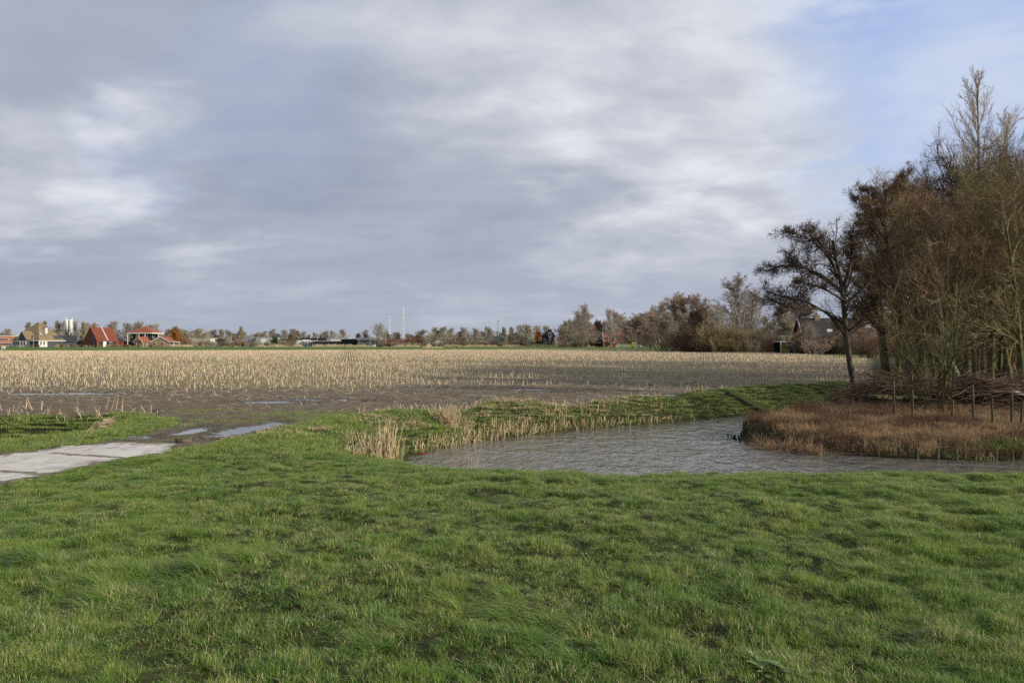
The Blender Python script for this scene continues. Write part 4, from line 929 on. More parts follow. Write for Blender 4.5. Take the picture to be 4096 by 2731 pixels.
# -- low halls along the far road
def hall(px0, px1, py, d, dep, label, wm, rm=None, name='industrial_hall', cat='hall', rooft=.35, bits=()):
    x0, x1 = X(px0, d), X(px1, d); xm = (x0+x1)/2; hw = (x1-x0)/2; h = Z(py, d)
    o = empty(name, (xm, d, 0), 0, label, cat); MB().box(-hw, hw, 0, dep, 0, h-rooft).build('wall', wm, o); MB().box(-hw-.25, hw+.25, -.25, dep+.25, h-rooft, h).build('roof', rm or M_STEEL, o)
    for b in bits: b(o, hw, h)
    return o
def strip(a, b, z0, z1, m, nm='window_band'): return lambda o, hw, h: MB().box(hw*a, hw*b, -.06, -.012, h*z0, h*z1).build(nm, m, o)
def win(a, b, z0, z1): return lambda o, hw, h: window(o, hw*a, hw*b, h*z0, h*z1, 0)
hall(690, 760, 1351, 520, 25, 'pale hall behind the orange tree', M_OFFW, bits=(strip(-.9, .9, .2, .45, M_GREY),))
hall(768, 842, 1352, 500, 25, 'white hall half hidden behind the scrub, second from the left', M_WHITE, bits=(strip(-.2, .3, .05, .5, M_GREY), strip(.5, .9, .3, .6, M_GLASS)))
hall(860, 960, 1356, 480, 22, 'dark low hall with a grey roof left of the steel hall', M_GREYD, M_TILED, bits=(strip(-.9, .0, .5, .75, M_GLASS), strip(.3, .95, .1, .6, M_OFFW, 'white_panel')))
hall(962, 1023, 1351, 455, 25, 'grey steel hall left of the white cubic hall', M_GREY, M_STEEL, bits=(strip(.25, .33, 0, .92, M_OFFW, 'pilaster'), strip(.88, .97, 0, .92, M_OFFW, 'pilaster'), strip(-.9, -.3, .1, .5, M_GLASS)))
hall(1025, 1084, 1349, 445, 25, 'white steel hall with a grey door left of the dark conifer', M_WHITE, M_STEEL, bits=(strip(-.95, -.35, 0, .9, M_GREY, 'grey_panel'), strip(.1, .32, .0, .45, M_GREYD, 'door')))
o = bld('gabled_barn', 1088, 470, 'dark gabled barn roof behind the conifer', 'barn'); gable_house(o, -3.6, 3.8, 0, 12, 4.6, 7.6, M_GREYD, M_TILED, 'y')
hall(1117, 1213, 1356, 420, 16, 'long white office building right of the dark conifer', M_WHITE, M_TILED, bits=(win(.45, .62, .12, .4), win(.66, .83, .12, .4), win(-.2, -.05, .15, .42), strip(.4, .43, 0, .9, M_GREY, 'joint')))
hall(1200, 1302, 1352, 436, 16, 'dark roofed hall rising behind the long white office', M_TILED, M_TILED)
hall(1216, 1252, 1362, 418, 9, 'small white glazed entrance building beside the long white office', M_OFFW, M_WHITE, bits=(win(-.9, -.55, .05, .8), win(-.5, -.15, .05, .8), win(0, .4, .05, .8), win(.5, .9, .05, .8)))
hall(1254, 1364, 1363, 415, 14, 'long black flat-roofed building in the middle of the far row', M_BLACK, M_GREY, bits=(strip(.1, .14, .1, .5, M_WHITE, 'door'), strip(-.6, -.3, .1, .6, M_GLASS)))
hall(1302, 1362, 1353, 440, 14, 'white upper hall behind the long black building', M_WHITE, M_STEEL, bits=(strip(-.7, -.3, .7, .9, M_GREY),))
o = hall(1362, 1428, 1354, 416, 16, 'black boarded hall left of the two-storey office', M_BLACK, M_STEEL, bits=(strip(-.8, -.6, .1, .4, M_GREY),))
o = hall(1429, 1512, 1354, 412, 14, 'two-storey dark office with rows of white windows', M_GREYD, M_WHITE, 'office_building', 'office')
for i in range(7):
    for z0 in (.5, 3.2): window(o, -5.0+i*1.5, -3.9+i*1.5, z0, z0+1.7, 0, fr=.18)
MB().box(-2.4, -.2, 1, 4, 4.25+.45, 6.3).build('roof_box', M_GREYD, o)
hall(1545, 1655, 1357, 520, 20, 'low pale hall hidden behind the red hedge', M_OFFW, M_STEEL)
hall(1706, 1795, 1350, 480, 22, 'pale grey hall with a light roof behind the bare scrub', M_GREY, M_STEEL, bits=(strip(-.9, .5, .1, .6, M_OFFW, 'pale_panel'),))
hall(1842, 1868, 1354, 470, 12, 'small white hall with a roof unit between two bushes', M_WHITE, M_STEEL, bits=(strip(-.5, .5, .3, .7, M_GREY),))
hall(1876, 1912, 1364, 450, 12, 'dark low shed with white windows left of the round-roofed hall', M_GREYD, M_STEEL, bits=(win(-.9, -.45, .3, .75), win(.45, .9, .3, .75)))
D = 455; o = bld('round_roofed_hall', 1985, D, 'wide grey hall with a low curved roof behind the scrub', 'hall'); hw = X(2065, D)-X(1985, D)
prof = [(-hw, 0), (-hw, 4.2)]+[(-hw+2*hw*t, 4.2+2.6*sin(pi*(.18+.64*t))-2.6*sin(pi*.18)+.9*(1-t)) for t in np.linspace(0, 1, 9)]+[(hw, 0)]
MB().prism(prof, 0, 25, 'y').build('wall', M_GREY, o); p2 = prof[2:-1]
r = MB()
for a, b in zip(p2[:-1], p2[1:]): r.slab([(a[0], -.3, a[1]+.02), (b[0], -.3, b[1]+.02), (b[0], 25.3, b[1]+.02), (a[0], 25.3, a[1]+.02)], .15)
r.build('roof', M_STEEL, o); MB().box(-hw*.9, hw*.2, -.06, -.01, .6, 2.4).build('window_band', M_GLASS, o)
hall(2062, 2112, 1358, 470, 14, 'cream low hall with a yellow crane mast above it', flat('cream_render', (.62, .58, .42)), M_STEEL)
o = bld('crane_mast', 2085, 465, 'short white post with a yellow crossbar above the cream hall', 'crane'); MB().box(-.35, .35, -.3, .3, 0, 8.6).build('post', M_WHITE, o); MB().box(-1.1, 3.4, -.32, .32, 8.62, 9.1).build('crossbar', M_YEL, o)

# -- black tall house with projecting white window
D = 395; o = bld('black_gabled_house', 2196, D, 'tall black gabled house with one projecting white upper window', rz=0)
x0, x1 = X(2170, D)-X(2196, D), X(2219, D)-X(2196, D); ze, zp = Z(1343, D), Z(1317, D)
w = MB(); w.prism([(x0, 0), (x0, ze), (.6, zp), (x1, ze), (x1, 0)], 0, 10, 'y'); w.build('wall', M_BLACK, o)
MB().poly([(x0+.02, -.03, ze), (x1-.02, -.03, ze), (.6, -.03, zp-.1)]).build('gable_panel', M_GREYD, o)
r = MB(); r.slab([(x0-.25, 10.2, ze-.2), (x0-.25, -.25, ze-.2), (.6, -.25, zp+.03), (.6, 10.2, zp+.03)], .15); r.slab([(x1+.25, -.25, ze-.2), (x1+.25, 10.2, ze-.2), (.6, 10.2, zp+.03), (.6, -.25, zp+.03)], .15); r.build('roof', M_TILED, o)
b = MB(); b.prism([(-.35, 4.9), (.05, 4.9), (1.25, 4.9), (1.25, 7.3), (-.35, 7.3)][:1]+[(1.0, 4.9), (1.25, 7.3), (-.35, 7.3)], -.8, -.04, 'y'); f = b.build('bay_window', M_WHITE, o); MB().box(-.0, .75, -.86, -.82, 5.3, 6.9).build('pane', M_GLASS, f)
for xx in (-2.2, .5): window(o, xx-.45, xx+.45, Z(1362, D), Z(1352, D), 0)
window(o, -2.7, -2.0, .2, 2.5, 0); window(o, -1.4, .6, .1, 2.6, 0, name='garden_door')
o = bld('carport', 2147, 396, 'open black flat-roofed carport attached left of the tall black house', 'carport'); MB().box(-2.9, 2.7, 0, 7, 2.5, 2.8).build('roof', M_TILED, o); MB().box(-2.7, 2.6, 6.6, 6.8, 0, 2.5).build('back_wall', M_BLACK, o)
for xx in (-2.7, -.9, .9, 2.4): MB().box(xx-.09, xx+.09, .1, .28, 0, 2.5).build('post', M_WOOD2, o)
o = bld('grey_shed', 2131, 440, 'pale grey upper wall behind the carport', 'hall'); MB().box(-3.4, 5.8, 0, 8, 0, Z(1351, 440)).build('wall', M_GREY, o); MB().box(-3.5, 5.9, -.1, 8.1, Z(1351, 440), Z(1349, 440)).build('roof', M_WHITE, o)
o = bld('grey_roofed_house', 2280, 420, 'low grey-roofed house with a small white dormer among the garden trees'); gable_house(o, -4, 3.6, 0, 8, 2.4, 5.6, M_BRICKD, M_GREYD, 'x'); window(o, -2, 0, .6, 2.0, 0); window(o, 1, 2.3, .6, 1.9, 0)
# -- long dark roofed house
D = 400; o = bld('dark_roofed_house', 2378, D, 'long dark-roofed house with white dormer windows left of the red brick house'); gable_house(o, -8.2, 5.4, 0, 9, 2.6, 6.4, M_BRICK, M_TILED, 'x')
for a, b_, c in ((-2.2, 1.1, 4), (3.2, 4.9, 2)):
    f = MB().box(a-.2, b_+.2, .5, 3.2, 3.2, 4.9).build('dormer', M_TILED, o)
    for i in range(c): q = (b_-a)/c; window(f, a+i*q, a+(i+1)*q-.06, 3.5, 4.6, .48)
o = bld('thatched_annex', 2402, 392, 'mossy sloping roof leaning against the red brick house', 'annex'); MB().prism([(-3.4, 2.3), (3.2, 2.3), (3.2, 5.2), (2.8, 5.2)], 0, 5, 'y').build('roof', mat('mossy_roof', (.12, .11, .06), (.2, .18, .1), 2, .9), o); MB().box(-2.6, 3.1, .5, 4.6, 0, 2.28).build('wall', M_BRICKD, o); MB().box(-3.6, 3.2, -.3, -.02, 2.0, 2.29).build('gutter', M_WHITE, o)
o = bld('open_gable_shed', 2350, 390, 'low brick shed with pale gable boards left of the red brick house', 'shed'); gable_house(o, -3.6, 3.2, 0, 5, 1.9, 4.3, M_BRICKD, M_BRICKD, 'y', trim=M_GREY)
# -- red brick house under construction
D = 385; o = bld('red_brick_house', 2465, D, 'red brick house with pale gable copings and a green sheeted ground floor')
xa, xb, xc = [X(p, D)-X(2465, D) for p in (2413, 2459, 2517)]
gable_house(o, xa, xb, .5, 8, Z(1366, D), Z(1335, D), M_BRICK, M_TILER, 'x', ov=.02, wall='wall', roof='low_roof'); gable_house(o, xb+.3, xc, 0, 9, Z(1366, D), Z(1326, D), M_BRICK, M_BRICK, 'x', ov=.02, roof='roof')
cp = MB()
for xx, zt, ym in ((xa, 6.6, 4.25), (xb+.1, 7.8, 4.5), (xc, 7.8, 4.5)): cp.prism([(-.2, 2.4), (ym, zt+.5), (ym, zt+.95), (-.35, 3.0)], xx-.18, xx+.18, 'x')
cp.build('coping', M_GREY, o); MB().box(xc-1.6, xc-.5, 3.6, 4.6, 7.2, 8.6).build('chimney', M_BRICK, o)
for xx in (xb+2.2, xb+5.2): f = MB().box(xx-.8, xx+.8, .6, 3, 3.2, 5.0).build('dormer', M_BRICKD, o); MB().box(xx-.6, xx+.6, .55, .59, 3.35, 4.7).build('pane', M_GLASS, f)
window(o, xa+1.3, xa+2.6, 3.5, 4.9, 1.2, M_GREY); MB().box(xb+.6, xc-1.2, -.1, -.02, .1, Z(1374, D)).build('green_sheet', M_GREEN, o); window(o, xa+1.0, xa+3.4, .3, 2.4, .5, M_BRICKD)

# -- farmhouse complex on the right
D = 150; S = D/F
o = bld('farmhouse', 3300, D, 'dark-tiled farmhouse with two brick chimneys behind the lone alder', rz=radians(-6))
x0, x1 = X(3225, D)-X(3300, D), X(3450, D)-X(3300, D); zr = Z(1272, D)
gable_house(o, x0, x1, 0, 9, 2.6, zr, M_BRICKD, mat('dull_roof_tiles', (.032, .028, .028), (.055, .047, .043), 2, .9), 'x', .5)
MB().slab([(x0-.52, -.1, 2.5), (x0-.52, 4.5, zr), (x0-.52, 4.5, zr+.35), (x0-.52, -.4, 2.6)], .1).build('bargeboard', M_WHITE, o); MB().prism([(3.0, 3.6), (6.2, 3.6), (4.6, zr-.6)], x0-.12, x0-.02, 'x').build('gable_panel', M_BRICKO, o)
for cx, w_, zt in ((3292, .9, 1256), (3468, 1.5, 1226)):
    c = X(cx, D)-X(3300, D); ch = MB().box(c-w_/2, c+w_/2, 3.8, 5.2, zr-1.6, Z(zt, D)).build('chimney', M_BRICKB, o); MB().lathe([(.22, 0), (.2, .35)], (c, 4.5, Z(zt, D)+.0), 8).build('chimney_pot', M_TILED, ch)
for a, b_ in ((3240, 3290), (3305, 3335)): window(o, X(a, D)-X(3300, D), X(b_, D)-X(3300, D), .5, 1.9, 0)
MB().box(X(3232, D)-X(3300, D), X(3337, D)-X(3300, D), -1.6, -.5, 2.25, 2.45).build('awning', M_WHITE, o)
for px in (3255, 3330, 3425): 
    c = X(px, D)-X(3300, D); MB().slab([(c-.6, 1.35, 4.05), (c+.5, 1.35, 4.05), (c+.5, 1.95, 4.62), (c-.6, 1.95, 4.62)], .08).build('skylight', M_STEEL, o)
o = bld('farmhouse_wing', 3560, 148, 'brown-tiled farmhouse wing seen between the grove trunks', 'house', rz=radians(-4)); 
x0, x1 = X(3462, 148)-X(3560, 148), X(3640, 148)-X(3560, 148); gable_house(o, x0, x1, 0, 9, 2.8, Z(1247, 148), M_BRICKD, mat('brown_roof_tiles', (.10, .07, .045), (.15, .11, .07), 3, .85), 'x', .4)
for px in (3486, 3505, 3520): c = X(px, 148)-X(3560, 148); window(o, c-.35, c+.35, .5, 2.2, 0)
c = X(3485, 148)-X(3560, 148); MB().slab([(c-.7, 1.7, 4.9), (c+.7, 1.7, 4.9), (c+.7, 2.3, 5.6), (c-.7, 2.3, 5.6)], .08).build('skylight', M_STEEL, o)
o = bld('barn', 3850, 145, 'dark barn roof behind the trunks of the grove', 'barn'); gable_house(o, X(3730, 145)-X(3850, 145), X(4020, 145)-X(3850, 145), 0, 12, 3, 7.6, M_BRICKD, M_TILED, 'x', .4); window(o, -5, -4, 1, 2.2, 0); window(o, -1, 0, 1, 2.2, 0)
o = bld('grey_house', 4085, 120, 'dark grey house with white framed windows at the right edge behind the grove'); gable_house(o, -3.4, 4, 0, 8, 3, 6.4, M_BRICKD, M_GREYD, 'x', .4); window(o, -2, -.8, 1, 2.4, 0); window(o, -2.2, -1.2, 3.1, 3.9, -.35)
o = bld('open_shed', 3165, 152, 'open flat-roofed garden shed with a yellow back wall left of the farmhouse', 'shed'); xx0, xx1 = X(3122, 152)-X(3165, 152), X(3207, 152)-X(3165, 152)
MB().box(xx0-.2, xx1, 0, 4, 2.1, 2.35).build('roof', M_GREY, o); MB().box(xx0, xx1, 3.8, 4, 0, 2.1).build('back_wall', M_BLACK, o); MB().box(-1.1, .5, 2.4, 2.5, .1, 1.9).build('yellow_wall', M_YEL, o)
for q in (xx0+.1, 1.0): MB().box(q-.07, q+.07, .1, .24, 0, 2.1).build('post', M_STEEL, o)
o = bld('garden_table', 3168, 149, 'small blue table in front of the open garden shed', 'table'); MB().box(-.5, .5, 0, .6, .62, .7).build('tabletop', flat('blue_paint', (.08, .16, .5)), o)
for a in (-.42, .42): MB().bar((a, .3, 0), (a, .3, .62), .03).build('leg', M_STEEL, o)

# ------------------------------------------------------------------ masts, lamps, posts
def lattice(px, pyt, d, wb, wt, label, name='radio_mast', panels=(), arms=(), whip=None, m=M_STEEL):
    o = bld(name, px, d, label, 'mast'); h = Z(pyt, d); b = MB(); n = int(h/2.2)
    C = [(-1, -1), (1, -1), (1, 1), (-1, 1)]
    for i in range(n):
        z0, z1 = h*i/n, h*(i+1)/n; a, c = wb+(wt-wb)*i/n, wb+(wt-wb)*(i+1)/n
        for j in range(4):
            p, q = C[j], C[(j+1) % 4]; b.bar((p[0]*a, p[1]*a, z0), (p[0]*c, p[1]*c, z1), .07, n=4); b.bar((p[0]*a, p[1]*a, z0), (q[0]*c, q[1]*c, z1), .06, n=4); b.bar((p[0]*c, p[1]*c, z1), (q[0]*c, q[1]*c, z1), .06, n=4)
    b.build('lattice', m, o)
    for dx_, z0, z1, w_ in panels: MB().box(dx_-w_/2, dx_+w_/2, -wb-.5, -wb-.15, Z(z0, d), Z(z1, d)).build('antenna_panel', M_WHITE, o)
    for dx_, z0, z1 in arms: MB().bar((dx_, 0, Z(z0, d)), (dx_, 0, Z(z1, d)), .09, n=5).build('aerial', m, o)
    if arms: MB().box(min(a[0] for a in arms), max(a[0] for a in arms), -.1, .1, Z(arms[0][1], d)-.1, Z(arms[0][1], d)+.12).build('crossbar', m, o)
    if whip: MB().bar((0, 0, h), (0, 0, Z(whip, d)), .08, .05, 5).build('whip_aerial', m, o)
    return o
lattice(1558, 1262, 560, .45, .35, 'shorter lattice radio mast with antenna panels at its top', panels=((-.45, 1272, 1263, .5), (.45, 1272, 1263, .5)), whip=1252)
lattice(1613, 1224, 600, .75, .3, 'tallest lattice radio mast with forked aerials on top', panels=((-.7, 1277, 1267, .5), (.9, 1277, 1267, .5)), arms=((-1.7, 1224, 1214), (1.7, 1224, 1214)), whip=1210)
o = bld('floodlight_mast', 1958, 520, 'thin floodlight pole with a white globe left of the antenna pole', 'mast'); MB().bar((0, 0, 0), (0, 0, Z(1284, 520)), .14, .1).build('pole', M_GREY, o); MB().lathe([(.1, -.5), (.5, -.2), (.5, .2), (.1, .5)], (0, 0, Z(1283, 520)), 10).build('lamp', M_WHITE, o)
o = bld('antenna_pole', 1993, 520, 'grey antenna pole with four white panels in a ring at its top', 'mast'); MB().bar((0, 0, 0), (0, 0, Z(1276, 520)), .35, .22, 8).build('pole', M_GREY, o)
for a in (-1.15, -.4, .4, 1.15): MB().box(a-.18, a+.18, -.5, -.2, Z(1283, 520), Z(1274, 520)).build('antenna_panel', M_WHITE, o)
MB().box(-1.2, 1.2, -.15, .15, Z(1285, 520), Z(1284, 520)).build('crossbar', M_GREY, o)
def lamp(px, py, d, label, arm=-.8):
    o = bld('street_lamp', px, d, label, 'street lamp', group='street lamps along the far road'); h = Z(py, d); MB().bar((0, 0, 0), (0, 0, h), .09, .06).build('pole', M_STEEL, o)
    f = MB().box(min(0, arm), max(0, arm), -.12, .12, h, h+.16).build('lamp_head', M_WHITE, o); return o
lamp(134, 1337, 372, 'street lamp in front of the thatched farmhouse', -1.0); lamp(1543, 1334, 400, 'street lamp left of the red hedge by the two walkers', .8); lamp(864, 1364, 400, 'short lamp post in front of the scrub left of the dark hall', -.5)
lamp(2649, 1340, 250, 'street lamp by the white road barrier right of the lime van', -.5); lamp(3087, 1366, 170, 'low lamp beside the garden scrub left of the open shed', .5); lamp(1270, 1348, 425, 'street lamp above the white glazed entrance building', .4)
lamp(1480, 1352, 398, 'lamp post in front of the two-storey office', .4); lamp(1822, 1350, 430, 'lamp post in the scrub right of the farm gate', .5)

# vehicles
def car(px, d, L, Hh, body, label, kind='hatch', rz=0.0, name='parked_car', cat='car', pxz=None):
    o = bld(name, px, d, label, cat, rz); l = L/2; w = .88
    if kind == 'hatch': pr = [(-l, .35), (-l, .95), (-l*.88, 1.02), (-l*.62, Hh*.97), (-l*.2, Hh), (l*.12, Hh*.97), (l*.5, 1.0), (l*.9, .85), (l, .6), (l, .35)]
    else: pr = [(-l, .35), (-l, Hh*.93), (-l*.95, Hh), (l*.45, Hh), (l*.68, Hh*.62), (l*.95, Hh*.5), (l, .7), (l, .35)]
    b = MB().prism(pr, -w, w, 'y').build('body', body, o)
    g = MB(); zz0, zz1 = (1.0, Hh*.93) if kind == 'hatch' else (Hh*.58, Hh*.88)
    for s in (-1, 1):
        y0, y1 = sorted((s*(w+.004), s*(w+.02)))
        if kind == 'hatch': g.prism([(-l*.8, zz0), (-l*.58, zz1), (l*.08, zz1), (l*.4, zz0)], y0, y1, 'y')
        else: g.prism([(l*.1, zz0), (l*.1, zz1), (l*.42, zz1), (l*.58, zz0)], y0, y1, 'y')
    g.build('side_windows', M_GLASS, b)
    for xx in (-l*.62, l*.64):
        for s in (-1, 1):
            wm = MB().bar((xx, s*(w-.12), .33), (xx, s*(w+.03), .33), .33, n=14).build('wheel', M_RUB, o); MB().bar((xx, s*(w+.03), .33), (xx, s*(w+.045), .33), .18, n=10).build('rim', M_STEEL, wm)
    for s in (-.6, .6): MB().box(l-.04, l+.02, s-.14, s+.14, .66, .82).build('headlight', M_WHITE, o); MB().box(-l-.02, -l+.03, s-.14, s+.14, .75, .95).build('tail_light', M_REDP, o)
    return o
car(2050, 405, 4.4, 1.5, M_WCAR, 'white hatchback driving on the far road left of the tall black house', rz=0)
car(42, 380, 4.3, 1.6, M_WCAR, 'white car parked between the orange brick house and the thatched farmhouse')
car(2538, 330, 4.9, 2.4, M_LIME, 'lime green van parked right of the red brick house', 'van', radians(75), 'parked_van', 'van')
car(2561, 322, 4.6, 1.9, M_SILV, 'silver car parked right of the lime green van', 'van', radians(-80))
car(1340, 400, 4.3, 1.5, M_SILV, 'silver car parked in front of the long black building')
car(1190, 405, 4.3, 1.5, M_WCAR, 'white car parked before the long white office'); car(1400, 402, 4.2, 1.5, M_GREY, 'grey car parked in front of the black boarded hall'); car(1266, 403, 4.2, 1.5, M_GREY, 'grey car parked by the white glazed entrance building')
# two walkers
def skin_person(name, px, d, jacket, label, step=.18):
    x = X(px, d); me = bpy.data.meshes.new('body')
    J = [(0, 0, .95), (0, 0, 1.2), (0, .02, 1.42), (0, 0, 1.52), (0, -.02, 1.66), (.2, 0, 1.4), (.25, .03, 1.15), (.24, -.12, .95), (-.2, 0, 1.4), (-.25, -.02, 1.15), (-.24, -.18, .98), (.09, 0, .9), (.1, -step, .5), (.1, -step*.6, .05), (.1, -step-.1, .04), (-.09, 0, .9), (-.1, step*.6, .5), (-.1, step*1.4, .08), (-.1, step, .04)]
    E = [(0, 1), (1, 2), (2, 3), (3, 4), (2, 5), (5, 6), (6, 7), (2, 8), (8, 9), (9, 10), (0, 11), (11, 12), (12, 13), (13, 14), (0, 15), (15, 16), (16, 17), (17, 18)]
    R = [.16, .17, .17, .06, .11, .08, .055, .045, .08, .055, .045, .10, .075, .05, .045, .10, .075, .05, .045]
    me.from_pydata(J, E, []); o = bpy.data.objects.new(name, me); col.objects.link(o); o.location = (x, d, 0)
    md = o.modifiers.new('skin', 'SKIN'); sv = me.skin_vertices[0].data
    for i, q in enumerate(R): sv[i].radius = (q, q*.8)
    sv[0].use_root = True; o.modifiers.new('sub', 'SUBSURF').levels = 1
    me.materials.append(flat('dark_trousers', (.03, .03, .045))); tag(o, label, 'person')
    c = MB().lathe([(.17, .92), (.2, 1.1), (.225, 1.3), (.2, 1.44), (.09, 1.52)], (0, 0, 0), 12, 1, .72).build('jacket', jacket, o)
    MB().lathe([(.03, 1.56), (.10, 1.62), (.118, 1.72), (.09, 1.80), (.02, 1.83)], (0, .01, 0), 10).build('hair', flat('dark_hair', (.04, .03, .025)), o)
    return o
skin_person('person', 1445.5, 402, flat('dark_red_jacket', (.16, .03, .03)), 'person in a dark red jacket walking along the far road, left of the two walkers')
skin_person('person', 1457.5, 402, flat('bright_red_jacket', (.62, .05, .05)), 'person in a bright red jacket walking along the far road, right of the two walkers', -.18)
# portable toilet, barrier, gate
o = bld('portable_toilet', 2454, 378, 'red portable toilet with a white roof in front of the brick house', 'toilet'); MB().box(-.6, .6, 0, 1.2, 0, 2.1).build('cabin', M_REDP, o); MB().lathe([(.8, 0), (.7, .12), (.3, .22)], (0, .6, 2.1), 8).build('roof', M_WHITE, o); MB().box(-.4, .4, -.04, -.01, .1, 1.9).build('door', flat('dark_red_plastic', (.22, .04, .03)), o)
o = bld('site_fence', 2494, 376, 'low white metal site fence before the green sheeted wall', 'fence')
for z in (.2, .65, 1.1): MB().bar((-2.9, 0, z), (2.6, 0, z), .05, n=4).build('rail', M_STEEL, o)
for i in range(5): MB().bar((-2.9+i*1.375, 0, 0), (-2.9+i*1.375, 0, 1.12), .05, n=4).build('post', M_STEEL, o)
o = bld('road_barrier', 2672, 235, 'white road barrier arm resting left of the bare tree belt', 'barrier'); MB().box(-.1, .1, 0, .2, 0, 2.4).build('post', M_STEEL, o); MB().bar((-.5, 0, .95), (3.0, 0, 1.15), .08).build('arm', M_WHITE, o)
o = bld('farm_gate', 1686, 300, 'weathered wooden gate end standing beside the reed bed', 'gate')
for z in (.25, .7, 1.15): MB().box(-.5, .5, -.04, .04, z, z+.22).build('rail', M_WOOD2, o)
for a in (-.55, .55): MB().box(a-.07, a+.07, -.1, .1, 0, 1.5).build('post', M_WOOD2, o)
o = bld('fallen_branch', 1717, 302, 'pale broken board slanting over the reed bed', 'branch'); MB().bar((-1.0, 0, 1.7), (1.1, 0, 1.2), .1, .07).build('wood', M_WOOD2, o)
o = bld('marker_post', 1826, 300, 'dark marker post with a white cap in the green verge', 'post'); MB().box(-.1, .1, -.1, .1, 0, 1.05).build('post', M_BLACK, o); MB().box(-.1, .1, -.1, .1, 1.052, 1.35).build('cap', M_WHITE, o)
o = bld('picnic_table', 1496, 395, 'small pale kiosk box before the two-storey office', 'box'); o.name = 'utility_box'; MB().box(-.8, .8, 0, .8, 0, 1.0).build('cabinet', M_OFFW, o); MB().box(-.85, .85, -.05, .85, 1.0, 1.08).build('lid', M_STEEL, o)
def bird(px, py, label, sc=1.0):
    x, d = W(px, py, .1); o = empty('white_bird', (x, d, 0), random.Random(px).uniform(0, 6), label, 'bird'); o.scale = (sc,)*3
    b = MB().lathe([(.02, -.32), (.10, -.2), (.15, 0), (.12, .18), (.05, .3), (.045, .42), (.065, .47), (.05, .53), (.01, .56)], (0, 0, 0), 10).build('body', M_WHITE, o, True); b.rotation_euler = (0, radians(55), 0); b.location = (0, 0, .33)
    for s in (-.06, .06): MB().bar((0, s, 0), (0, s, .22), .015, n=4).build('leg', M_YEL, o)
bird(2541, 1394, 'white bird on the grass below the lime green van, left of two'); bird(2551, 1395, 'white bird on the grass below the lime green van, right of two'); bird(2469, 1391, 'white bird on the grass in front of the red brick house')
# sheep
x, d = W(12, 1398); o = empty('sheep', (x, d, 0), radians(15), 'lone white sheep grazing at the left edge of the far green strip', 'sheep')
me = bpy.data.meshes.new('body'); me.from_pydata([(0, 0, .62), (-.35, 0, .65), (.35, 0, .64), (.58, 0, .62), (.74, 0, .45)], [(1, 0), (0, 2), (2, 3), (3, 4)], []); b = obj('body', me, M_OFFW, o); b.modifiers.new('skin', 'SKIN')
for i, q in enumerate((.30, .27, .27, .13, .09)): me.skin_vertices[0].data[i].radius = (q, q)
b.modifiers.new('sub', 'SUBSURF').levels = 2
for a in (-.35, .32):
    for s in (-.14, .14): MB().bar((a, s, .42), (a+.02, s, 0), .06, .035).build('leg', M_OFFW, o)
# fence posts along the road
pm = MB().box(-.09, .09, -.09, .09, 0, 1.25).build('fence_post', M_WOOD2); pm['category'] = 'fence post'; pm['label'] = 'thin wooden fence post in the verge of the far road'; pm['group'] = 'fence posts along the far road'; pm.location = (X(700, 385), 385, 0)
ps = [x for x in range(1010, 1500, 22)]+[560+i*9 for i in range(0, 14)]+[230+i*13 for i in range(0, 22)]+[792, 874, 961, 1045, 1600, 1640, 1778, 1850, 1900, 1960, 2010, 2110, 2250, 2330, 2620, 2600]
for i, px in enumerate(ps):
    d = 372+(i*37 % 11); c = pm.copy(); col.objects.link(c); c.location = (X(px, d), d, 0); c.scale = (1, 1, .8+.3*((i*13) % 7)/7); c.rotation_euler = (0, 0, i)

# ------------------------------------------------------------------ far vegetation
def far_tree(seed, h, tw, spread=.38, cmat=TW_G, bark=BARK_G, base=.07, dens=1.0, up=.06, ang=(60, 30), thick=1.0):
    return make_tree(seed, [up_trunk(h, (0, 0), .5, seed)], [.2*thick], [
        level(int(44*dens), (base, .98), ang, lambda t, p: np.clip(p*spread*(1.15-.75*t), 1.0, 9), rs=.5, rmax=.09, rmin=.035, wob=.10, up=up, k=7, s=4),
        level(9, (.1, 1), (50, 34), lambda t, p: p*.36*(1.15-.6*t), rmin=.022, rmax=.045, wob=.15, up=up, k=5),
        level(8, (.1, 1), (45, 32), lambda t, p: np.clip(p*.5, .35, 1.6), rmin=.014*tw, rmax=.02*tw, wob=.18, up=.05, k=4),
        level(4, (.2, 1), (40, 32), lambda t, p: np.clip(p*.55, .25, .9), rmin=.010*tw, rmax=.013*tw, wob=.2, up=.05, k=3)], bark, cmat, None, .15)
FT = {'round': far_tree(301, 9, 1.4, .52, TW_G), 'roundg': far_tree(302, 9, 1.4, .50, TW_GR), 'tall': far_tree(303, 15, 1.1, .34, TW_G, up=.10, ang=(45, 22)), 'upr': far_tree(304, 9, 1.4, .34, TW_GR, up=.12, ang=(42, 20)),
      'brown': far_tree(305, 9, 1.4, .46, TW_BR), 'orange': far_tree(306, 8, 1.8, .45, TW_OR, dens=1.3), 'dark': far_tree(307, 8, 1.5, .48, mat('dark_brown_twigs', (.13, .09, .07), (.21, .155, .12), 1.5, .85, spec=.15), dens=1.2), 'oak': far_tree(308, 12, 1.2, .52, TW_GR, up=.05)}
HT = {'round': 9, 'roundg': 9, 'tall': 15, 'upr': 9, 'brown': 9, 'orange': 8, 'dark': 8, 'oak': 12}
FS = {k_: shrub_mesh(400+i, 3.0, 2.2, 20, m_, 1.0, .14, 2.2, 4)[0] for i, (k_, m_) in enumerate((('red', TW_RED), ('brown', TW_BR), ('olive', TW_O), ('grey', TW_G), ('green', TW_EV), ('orange', TW_OR), ('dark', TW_D)))}
